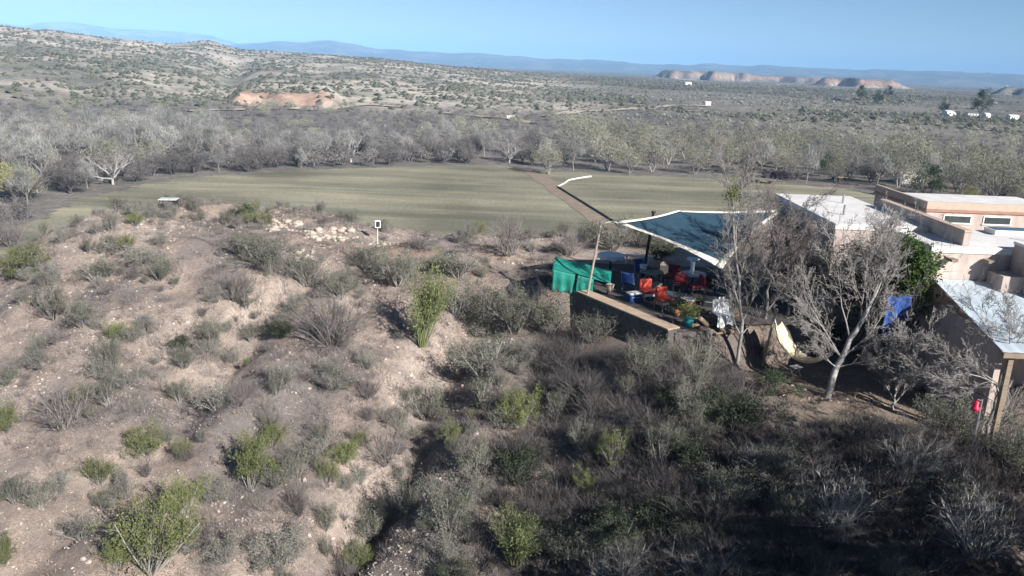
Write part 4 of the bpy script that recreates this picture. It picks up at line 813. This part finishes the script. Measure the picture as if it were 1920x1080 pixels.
g = np.array([9.7, 33.2, 0.0]); near_tree(g, 'bare_tree', 'brownish twiggy tree between the sail corner and the house wall', [(0, 0, -.2), (.1, 0, 1.0), (.2, .1, 2.0)], lim, PT, twig_pur, 35, .07)
g = np.array([10.3, 31.0, 0.0]); near_tree(g, 'bare_tree', 'brown twiggy tree in front of the far end of the sail', [(0, 0, -.3), (-.1, 0, 1.2), (.1, .1, 2.5), (.1, 0, 3.6)], [(f, (d[0] * 1.25, d[1] * 1.25, d[2]), L * 1.2, k) for f, d, L, k in lim], PT, twig_pur, 36, .075)
g = np.array([13.2, 25.6, -1.3]); near_tree(g, 'bare_tree', 'small bare grey tree leaning in front of the blue cloth', [(0, 0, -.3), (.1, .1, .8), (.3, .1, 1.7)], [(f, d, L * .8, k) for f, d, L, k in lim], PT, twig_grey, 37, .05)
# creepers on the walls
def creeper(loc, boxes, n, size, mt, label, stem, seed):
    rng = np.random.default_rng(seed); t = empty('wall_creeper', loc); tag(t, label, 'creeper', 'creepers on the house walls'); Cs = []
    for (c, e, k) in boxes:
        m_ = int(n * k); cl_ = rng.uniform(-1, 1, (40, 3)) * e + c; Cs.append(cl_[rng.integers(0, 40, m_)] + rng.normal(0, .17, (m_, 3)) * [.7, 1, 1])
    C = np.concatenate(Cs); V, Q = leaves(C, size, rng, .5, .1); link('foliage', mesh_np('foliage', V, [Q], [mt], attr=np.repeat(rng.random(len(C)), 4)), t)
    segs, tips = [], []; PC = dict(PT); PC['lv'] = 2
    for k in range(9):
        c, e, _ = boxes[k % len(boxes)]; p = np.array([c[0], c[1] + rng.uniform(-e[1], e[1]), -.2]); grow(segs, tips, rng, p, norm(np.array([rng.normal(0, .12), rng.normal(0, .3), 1.])), c[2] + e[2], .025, 0, PC)
    link('stems', seg_mesh('stems', segs, stem, rng, .02), t); return t
creeper((12.2, 34.6, 0), [((0, 0, 1.3), (.14, 2.6, 1.2), .7), ((.05, 1.2, 2.7), (.12, 1.3, .5), .3)], 5200, .05, plant('dead_brown_leaves', (.085, .07, .05), (.19, .15, .10), .2), 'brown withered creeper over the shaded wall behind the sail', twig_dark, 51)
creeper((12.9, 30.5, -1.2), [((0, 0, 2.2), (1.0, .2, 2.0), .6), ((.9, .0, 3.6), (.6, .2, 1.0), .4)], 5200, .05, leaf_dark, 'dark creeper and dead stems filling the house corner behind the pale tree', twig_dark, 52)
creeper((14.6, 28.3, -1.4), [((-.1, .8, 3.0), (.25, .9, 2.2), .6), ((.1, -.15, 4.6), (.55, .2, .45), .25), ((.3, -.2, 3.6), (.3, .15, 1.0), .15)], 6500, .06, plant('fresh_green_creeper', (.04, .085, .02), (.13, .21, .05), .3), 'fresh green evergreen creeper spilling over the white roof corner', twig_dark, 53)
# ---------------------------------------------------------------- river wood
def crown_pts(rng, h, R, base, n, nc, shell=.55):
    c = norm(rng.normal(size=(nc, 3))) * (rng.uniform(shell, 1, (nc, 1))); c[:, 2] = np.abs(c[:, 2]) * 1.0 - .25 * rng.random(nc)
    c = c * [R, R, (h - base) * .62] + [0, 0, base + (h - base) * .36]; i = rng.integers(0, nc, n); s = R * .21
    return c[i] + np.clip(rng.normal(0, 1, (n, 3)), -1.6, 1.6) * [s, s, s * .9], c, i
def strips(C, ln, w, rng, vert):
    n = len(C); d = norm(rng.normal(size=(n, 3)) * [1, 1, .8] + np.array([0, 0, vert])); hh = norm(np.cross(d, rng.normal(size=(n, 3)))); L = ln * rng.uniform(.5, 1.3, (n, 1)); ww = w * rng.uniform(.5, 1.3, (n, 1))
    V = np.stack([C - d * L * .5 - hh * ww * .5, C - d * L * .5 + hh * ww * .5, C + d * L * .5 + hh * ww * .25, C + d * L * .5 - hh * ww * .25], 1).reshape(-1, 3); return V, np.arange(4 * n).reshape(n, 4)
BT = {  # height, radius, crown base, strips, length, width, upright, clumps, crown material, trunk material
 'cottonwood': (12.5, 3.3, 3.0, 1700, 1.0, .07, 1.6, 26, cott, twig_grey), 'willow': (9.0, 4.6, 1.6, 2300, .55, .085, .4, 40, buds, twig_grey), 'mesquite': (5.2, 3.2, .5, 1700, .65, .06, .7, 24, mesq, twig_dark),
 'sycamore': (10.5, 5.4, 1.6, 260, .7, .04, .5, 34, twig_pale, twig_pale), 'evergreen': (8.0, 2.4, .6, 1500, .5, .12, .6, 26, ever, twig_dark), 'juniper': (9.0, 4.2, 1.2, 1050, .55, .15, .5, 46, ever, twig_dark), 'pale_willow': (8.0, 4.0, 1.2, 2000, .5, .09, .3, 36, yell, twig_grey)}
def bg_mesh(kind, v, lod=1.0):
    h, R, base, n, ln, w, up, nc, cm, tm = BT[kind]; rng = np.random.default_rng(700 + v * 13 + len(kind)); k = lod; n2 = int(n * k); C, cl_, i = crown_pts(rng, h, R, base, n2, nc)
    V, Q = strips(C, ln / math.sqrt(k) ** .7, w / k ** .65, rng, up); return V, Q, np.repeat(np.clip(rng.random(n2) * .35 + .65 * rng.random(nc)[i], 0, 1), 4), rng, cl_
def bg_proto(kind, v):
    h, R, base, n, ln, w, up, nc, cm, tm = BT[kind]; V, Q, T, rng, cl_ = bg_mesh(kind, v); segs, tips = [], []
    big = kind == 'sycamore'; r0 = .36 if big else .2
    PB = dict(PT); PB['lv'] = 2 if not big else 3; PB['kids'] = [4, 3, 2.5, 0, 0] if not big else [5, 4, 4, 0, 0]; PB['rr'] = [.55, .5, .5, .5, .5]; PB['wig'] = [.16, .2, .25, .2, .2] if not big else [.24, .28, .3, .2, .2]; PB['up'] = [.05, .04, .03, 0, 0] if not big else [.07, .08, .06, 0, 0]; PB['rmin'] = .03 if big else 0
    ns = 1 if kind in ('cottonwood', 'evergreen') else (3 if not big else 1)
    for k in range(ns):
        a = rng.random() * 6.28; d = norm(np.array([math.cos(a) * (.45 if ns > 1 else .12), math.sin(a) * (.45 if ns > 1 else .12), 1])); p = np.array([0, 0, -.4]); th = base + (.5 if not big else .2)
        segs.append((*p, *(p + d * th), r0, r0 * .8)); q = p + d * th
        for j in range(5 if not big else 6):
            b = a + j * 6.28 / (5 if not big else 6) + rng.random(); w_ = rng.uniform(.7, 1.5) if big else .7; dd = norm(np.array([math.cos(b) * w_, math.sin(b) * w_, 1.0])); grow(segs, tips, rng, q, dd, (h - base) * .72, r0 * (.5 if not big else .62), 0, PB)
    tr = seg_mesh('trunk', segs, tm, rng, .06)
    return tr, mesh_np('crown', V, [Q], [cm], attr=T)
BTN = {'cottonwood': ('cottonwood_tree', 'tall bare grey tree'), 'willow': ('willow_tree', 'rounded grey-olive budding tree'), 'mesquite': ('mesquite_tree', 'low bare purplish tree'), 'sycamore': ('sycamore_tree', 'white-limbed bare tree'), 'evergreen': ('evergreen_tree', 'dark green tree'), 'juniper': ('juniper_tree', 'broad dark juniper'), 'pale_willow': ('willow_tree', 'pale yellow-green tree')}
BPR = {}; WOOD = []
def bgtree(kind, x, y, sc, label=None, rng=np.random.default_rng(8)):
    v = int(rng.integers(0, 4)); k = (kind, v)
    if k not in BPR: BPR[k] = bg_proto(kind, v)
    o = empty(BTN[kind][0], (x, y, hz(x, y)), rng.random() * 6.28, (sc, sc, sc * rng.uniform(.9, 1.12))); link('trunk', BPR[k][0], o); link('crown', BPR[k][1], o)
    o['category'] = 'tree'
    if label: o['label'] = label
    WOOD.append((o, kind, sc, x, y)); return o
HT = [('sycamore', 212, 346, 78, 'biggest white-limbed bare tree, at the left corner of the mown field'), ('sycamore', 658, 304, 66, 'white-limbed bare tree on the far field edge in front of purple brush'), ('sycamore', 955, 306, 52, 'white-limbed bare tree just left of the round olive tree by the track'),
      ('sycamore', 1116, 304, 58, 'white-limbed bare tree between the two olive trees beyond the field'), ('sycamore', 1325, 318, 54, 'white-limbed bare tree in front of the olive wood on the right'), ('willow', 1028, 327, 56, 'round olive tree at the field edge casting a dark shadow by the track'),
      ('willow', 1180, 327, 48, 'wide olive-grey tree on the field edge right of the white pipe'), ('cottonwood', 575, 308, 56, 'silvery feathery bare tree on the far field edge'), ('pale_willow', 25, 385, 82, 'pale yellow-green tree at the left brink below the hill'), ('evergreen', 1735, 378, 82, 'dark pointed evergreen beyond the pink house roofs'),
      ('willow', 1690, 330, 90, 'spreading olive-grey tree behind the dark evergreen'), ('willow', 1850, 385, 100, 'broad olive tree rising behind the two-windowed house'), ('pale_willow', 1812, 385, 40, 'small yellow-green tree behind the two-windowed house')]
for kind, px_, py_, hpx, lab in HT:
    q = at_z(px_, py_, -15); bgtree(kind, q[0], q[1], hpx * depth(q) / FPX / BT[kind][0] / .95, lab)
rng = np.random.default_rng(41); cand = []; XY = np.array([(o[3], o[4]) for o in WOOD]); FL = np.array(FIELD)
fx, fy = FL[:, 0], FL[:, 1]
def fdist(x, y):
    b = 1e9
    for i in range(len(FL)):
        p, q_ = FL[i], FL[(i + 1) % len(FL)]; d = q_ - p; t = np.clip(((x - p[0]) * d[0] + (y - p[1]) * d[1]) / (d @ d), 0, 1); b = min(b, math.hypot(x - p[0] - t * d[0], y - p[1] - t * d[1]))
    return b
cell = {}
def ok_sp(x, y, s):
    i, j = int(x // 6), int(y // 6)
    for a in (i - 1, i, i + 1):
        for b in (j - 1, j, j + 1):
            for (u, v, s2) in cell.get((a, b), ()):
                if (x - u) ** 2 + (y - v) ** 2 < (.5 * (s + s2)) ** 2: return False
    cell.setdefault((i, j), []).append((x, y, s)); return True
for o in WOOD: ok_sp(o[3], o[4], 4)
rs = np.sqrt(rng.uniform(100 ** 2, 395 ** 2, 26000)); aa = rng.uniform(-260, 2180, 26000); th = np.arctan((aa - 960) / FPX); xs, ys = rs * np.sin(th), rs * np.cos(th)
zz = height(xs, ys); infl = in_poly(xs, ys, FIELD)
for x, y, a, r, z, inf in zip(xs, ys, aa, rs, zz, infl):
    if inf or z > -12.2: continue
    if y < 110 and x > -75 or (y < 150 and -60 < x < 86): continue
    if x > 84 and y < 150: continue
    fd = fdist(x, y)
    if fd < 2.5: continue
    nz = fbm(np.array([x * .03]), np.array([y * .03]), 2, 600)[0]
    belt = 62 if a < 420 else (42 if a < 1050 else 72)
    if fd < 14 and a < 1050: kind = 'mesquite' if rng.random() < .9 else 'cottonwood'; sc = rng.uniform(.7, 1.05) * (1 if kind == 'mesquite' else .6); sp = 4.0; pr_ = .9
    elif fd < belt:
        if a < 420: kind = 'cottonwood' if rng.random() < .72 else ('mesquite' if rng.random() < .6 else 'willow'); sc = rng.uniform(.66, .95)
        elif a < 1050: kind = 'cottonwood' if rng.random() < .7 else 'mesquite'; sc = rng.uniform(.5, .74) if kind == 'cottonwood' else rng.uniform(.8, 1.1)
        else: kind = 'willow' if rng.random() < .60 else ('cottonwood' if rng.random() < .55 else ('mesquite' if rng.random() < .8 else 'evergreen')); sc = rng.uniform(.7, 1.25) * (1 if kind != 'cottonwood' else .7)
        sp = 5.0 if a < 1050 else 7.4; pr_ = .85
    else: kind = 'mesquite' if rng.random() < .8 else 'willow'; sc = rng.uniform(.3, .62); sp = 5.5; pr_ = .30
    if nz < .36 and rng.random() < .7: continue
    if rng.random() > pr_: continue
    if ok_sp(x, y, sp): cand.append((r / (sc * BT[kind][0]), kind, x, y, sc))
cand.sort(); TH_N = 300 - len(WOOD) - 6
for _, kind, x, y, sc in cand[:TH_N]: bgtree(kind, x, y, sc)
Vs, Qs, Ts, Ms, off = [], [], [], [], 0; lodc = {}; mk = list(BT)
for _, kind, x, y, sc in cand[TH_N:]:
    v = int(rng.integers(0, 3)); k = (kind, v)
    if k not in lodc: lodc[k] = bg_mesh(kind, v, .2)[:3]
    V, Q, T = lodc[k]; a = rng.random() * 6.28; c, s_ = math.cos(a), math.sin(a); V2 = V * sc; V2 = np.stack([V2[:, 0] * c - V2[:, 1] * s_ + x, V2[:, 0] * s_ + V2[:, 1] * c + y, V2[:, 2] + hz(x, y)], -1)
    Vs.append(V2); Qs.append(Q + off); off += len(V2); Ts.append(T); Ms.append(np.full(len(Q), mk.index(kind)))
if Vs: tag(link('woodland', mesh_np('woodland', np.concatenate(Vs), [np.concatenate(Qs)], [BT[k][8] for k in mk], midx=np.concatenate(Ms), attr=np.concatenate(Ts))), 'mass of bare grey river woodland filling the valley behind the field', 'woodland', kind='stuff')
print('woods', len(cand), 'things', len(WOOD))
# ---------------------------------------------------------------- scrub on the hills and plain
OV = np.array([(1, 0, .4), (0, 1, .4), (-1, 0, .4), (0, -1, .4), (0, 0, 1.15), (.7, .7, 0), (-.7, .7, 0), (-.7, -.7, 0), (.7, -.7, 0)]); OF = np.array([(0, 1, 4), (1, 2, 4), (2, 3, 4), (3, 0, 4), (5, 1, 0), (6, 2, 1), (7, 3, 2), (8, 0, 3)])
def dots(name, n, r0, r1, a0, a1, smin, smax, fn, mt, label, seed):
    rng = np.random.default_rng(seed); r = np.sqrt(rng.uniform(r0 ** 2, r1 ** 2, n)); a = rng.uniform(a0, a1, n); th = np.arctan((a - 960) / FPX); x, y = r * np.sin(th), r * np.cos(th); k = rng.random(n) < fn(x, y, a, r); x, y, r = x[k], y[k], r[k]
    s = rng.uniform(smin, smax, len(x)) * (1 + .4 * (rng.random(len(x)) < .1)); V = OV[None] * (s[:, None, None] * rng.uniform(.65, 1.3, (len(x), len(OV), 1))); V = V * [1, 1, .85]
    V += np.stack([x, y, height(x, y) - .15], -1)[:, None]; F = (OF[None] + np.arange(len(x))[:, None, None] * len(OV)).reshape(-1, 3)
    tag(link(name, mesh_np(name, V.reshape(-1, 3), [F], [mt], attr=np.repeat(rng.random(len(x)), len(OV)))), label, 'scrub', kind='stuff')
jun = plant('juniper_scrub', (.055, .062, .045), (.125, .125, .09), 0, .95, obv=0); dsc = plant('desert_scrub', (.085, .082, .068), (.20, .19, .155), 0, .95, obv=0)
dots('juniper_scrub', 40000, 390, 1750, -350, 1150, .9, 1.9, lambda x, y, a, r: np.clip(.15 + 1.7 * (fbm(x * .012, y * .012, 3, 610) - .25), .1, 1) * sst(1150, 900, a), jun, 'dark juniper scrub dotting the pale hills', 71)
dots('desert_scrub', 60000, 300, 2300, 300, 2200, .6, 1.5, lambda x, y, a, r: np.clip(2.2 * (fbm(x * .009, y * .009, 3, 620) - .22), .1, 1) * sst(560, 900, a), dsc, 'grey-olive scrub over the plain beyond the river', 72)
dots('plain_thicket', 13000, 430, 1500, 1050, 2200, 1.0, 2.2, lambda x, y, a, r: (fbm(x * .006, y * .006, 3, 630) > .52) * 1.0, jun, 'darker thickets on the plain to the right', 73)
# ---------------------------------------------------------------- far houses, trailers, farm things
def far_house(px_, py_, z, L, D, H, rz, label, roofm, wallm=white, gable=.9):
    q = ground_at(px_, py_); t = empty('house', q, rz); tag(t, label, 'house'); MB().box(-L / 2, L / 2, -D / 2, D / 2, -.5, H).build('wall', wallm, t)
    m = MB(); b = m.b; v = [b.verts.new(p) for p in ((-L / 2 - .3, -D / 2 - .3, H + .01), (L / 2 + .3, -D / 2 - .3, H + .01), (L / 2 + .3, D / 2 + .3, H + .01), (-L / 2 - .3, D / 2 + .3, H + .01), (-L / 2 - .3, 0, H + gable), (L / 2 + .3, 0, H + gable))]
    for f in ((0, 1, 5, 4), (2, 3, 4, 5), (0, 4, 3), (1, 2, 5), (3, 2, 1, 0)): b.faces.new([v[i] for i in f])
    m.build('roof', roofm, t)
    for k in (-1, 1): MB().box(k * L * .27 - .07 * L, k * L * .27 + .07 * L, -D / 2 - .05, -D / 2 - .003, .42 * H, .72 * H).build('window', glass, t)
    MB().box(-.05 * L, .05 * L, -D / 2 - .05, -D / 2 - .003, -.2, .75 * H).build('door', wood, t); return t
far_house(1782, 217, 0, 10, 7, 3, .1, 'white far house left of the round dark tree on the plain', whiter); far_house(1822, 219, 0, 7, 6, 2.6, -.2, 'small white far house directly under the round dark tree', galv); far_house(1848, 221, 0, 4, 4, 2.6, .3, 'tiny white shed just right of the round dark tree on the plain', whiter); far_house(1898, 224, 0, 6, 5, 2.4, 0, 'white far house near the right horizon beyond the scrub', whiter)
far_house(957, 223, 0, 3.4, 2.0, 1.5, .1, 'lone white trailer on the hillside track beyond the river', whiter, gable=.2); far_house(1327, 198, 0, 3.6, 3, 2, 0, 'white far house beside the pale dirt road on the plain', whiter); far_house(1290, 160, 0, 9, 7, 4, 0, 'pale far building below the left red mesa', whiter)
far_house(1703, 343, 0, 6.5, 2.6, 2.6, .2, 'white trailer parked under the trees at the field corner', whiter, gable=.15); far_house(1655, 322, 0, 7, 3, 2.6, -.1, 'pale trailer half hidden among the grey trees past the field', galv, gable=.15); far_house(1888, 162, 0, 14, 9, 5, 0, 'lone house on the low dark rise at the right horizon', whiter)
for px_, py_, s, lab in ((1836, 218, 2.6, 'big round dark tree between the white far houses'), (1612, 192, 2.2, 'dark tree clump alone on the plain below the right mesa'), (1665, 186, 2.0, 'dark tree on the plain just under the right mesa'), (1645, 198, 1.8, 'low dark tree between two others below the right mesa'), (1768, 215, 1.5, 'small dark tree at the left end of the far houses')):
    q = ground_at(px_, py_); bgtree('evergreen', q[0], q[1], s, lab)
q = at_z(1468, 334, -15); rng = np.random.default_rng(3); n = 900; V, Q = strips(np.abs(rng.normal(0, 1, (n, 3))) * [0, 0, .8] + rng.normal(0, 1, (n, 3)) * [2.6, 1.6, .25], 1.8, .12, rng, .2); o = link('brush_pile', mesh_np('brush_pile', V, [Q], [twig_dark], attr=np.repeat(rng.random(n), 4))); o.location = (q[0], q[1], -14.7); tag(o, 'dark heap of cut brush on the right field', 'brush pile')
def trailer(px_, py_, rz, label):
    q = at_z(px_, py_, -15); t = thing('farm_trailer', label, 'trailer', (q[0], q[1], -14.95), rz); MB().box(-2.6, 2.6, -1.1, 1.1, .7, .9, .02).build('deck', wood, t); MB().box(-2.6, -2.5, -1.1, 1.1, .903, 1.6, .02).build('headboard', wood, t); MB().bar((2.6, 0, .75), (4.2, 0, .55), .06).build('drawbar', darkm, t)
    for sx in (-1.5, 1.5):
        for sy in (-1.15, 1.15): MB().bar((sx, sy - .1, .36), (sx, sy + .1, .36), .36, .36, 16).build('wheel', darkm, t)
trailer(1577, 338, .3, 'flat wooden farm trailer parked on the right field'); trailer(1432, 343, -.5, 'small wooden trailer on the field left of the brush heap')
# two junipers on the slope to the right, outside the picture, whose shade fills the thicket
for x, y, sx, sz, lab in ((10.9, 8.8, .72, 1.6, 'slimmest tall juniper at the foot of the slope'), (14.2, 10.8, .95, 1.65, 'tall juniper nearest the shaded thicket'), (17.5, 11.6, 1.0, 1.55, 'tall juniper on the slope below the bare trees'), (13.6, 6.2, 1.05, 1.6, 'tall juniper lowest on the slope'), (18.0, 7.8, 1.15, 1.6, 'broadest tall juniper on the slope')):
    o = bgtree('juniper', x, y, 1.0, lab); o.scale = (sx, sx, sz)
# ---------------------------------------------------------------- labels for the many
ORD = ['nearest', 'second', 'third', 'fourth', 'fifth', 'sixth', 'seventh', 'eighth', 'ninth', 'tenth', 'eleventh', 'twelfth', 'thirteenth', 'fourteenth', 'fifteenth', 'sixteenth', 'seventeenth', 'eighteenth', 'nineteenth', 'twentieth']
def autolabel(items, marks):
    """items: (object, phrase, x, y); marks: (text, x, y) -> each label says how far and on which side of a thing one can find"""
    b = {}
    for o, ph, x, y in items:
        t, mx_, my_ = min(marks, key=lambda m: (m[1] - x) ** 2 + (m[2] - y) ** 2); dx, dy = x - mx_, y - my_
        rel = ('right of' if dx > 0 else 'left of') if abs(dx) > abs(dy) else ('behind' if dy > 0 else 'in front of')
        b.setdefault((ph, rel, t), []).append((dx * dx + dy * dy, o))
    for (ph, rel, t), L in b.items():
        L.sort(key=lambda q: q[0])
        for i, (_, o) in enumerate(L): o['label'] = f'{ORD[min(i, 19)]} {ph} {rel} {t}' if len(L) > 1 else f'{ph} {rel} {t}'
def mk_marks(L): return [(t, *ground_at(px_, py_)[:2]) for t, px_, py_ in L]
SM = mk_marks([('the pale table on the knoll', 318, 393), ('the lantern post', 708, 458), ('the left rubble bank', 525, 428), ('the tall pale green bush', 790, 648), ('the big yellow-green bush', 470, 915), ('the sprawling two-toned bush', 285, 1070), ('the round leafless shrub mid-slope', 620, 645), ('the shrub above the wash', 440, 560), ('the green tarp booth', 1080, 550), ('the far-left brink bush', 40, 520), ('the broad far-left grey shrub', 120, 800), ('the yellow-tipped thicket bush', 1150, 872), ('the leaning pale tree', 1550, 745), ('the red feeder post', 1818, 862), ('the wide brown crest shrub', 955, 478), ('the retaining wall', 1190, 610)])
SIZ = lambda h: 'knee-high' if h < .62 else ('waist-high' if h < 1.1 else 'tall')
for o, kind, h, x, y in SHRUBS: o['category'] = 'bush' if kind in 'greendark palo' else 'shrub'; o['group'] = GROUPS[kind]
autolabel([(o, f'{SIZ(h)} {NAMES[kind][1]}', x, y) for o, kind, h, x, y in SHRUBS if not o.get('label')], SM)
WM = [(t, o.location.x, o.location.y) for t, o in zip(('the field-corner white tree', 'the white tree before purple brush', 'the white tree left of the olive one', 'the white tree between olive trees', 'the white tree before the olive wood', 'the round olive tree by the track', 'the olive tree past the white pipe', 'the silvery feathery tree', 'the pale yellow-green tree', 'the pointed evergreen', 'the spreading olive-grey tree', 'the tree behind the two-windowed house'), [w[0] for w in WOOD[:12]])]
for o, kind, s, x, y in WOOD: o['group'] = 'trees of the river valley'
autolabel([(o, BTN[kind][1], x, y) for o, kind, s, x, y in WOOD if not o.get('label')], WM)
# ---------------------------------------------------------------- haze
m = bpy.data.materials.new('haze_air'); m.use_nodes = True; n = m.node_tree.nodes; n.clear()
mo = n.new('ShaderNodeOutputMaterial'); pv = n.new('ShaderNodeVolumePrincipled'); pv.inputs['Color'].default_value = (.32, .60, .96, 1)
pv.inputs['Density'].default_value = 1.15e-4; pv.inputs['Anisotropy'].default_value = -0.28; m.node_tree.links.new(pv.outputs[0], mo.inputs['Volume'])
hb = MB().box(-21000, 21000, -400, 21000, -60, 420).build('haze', m); tag(hb, kind='stuff')
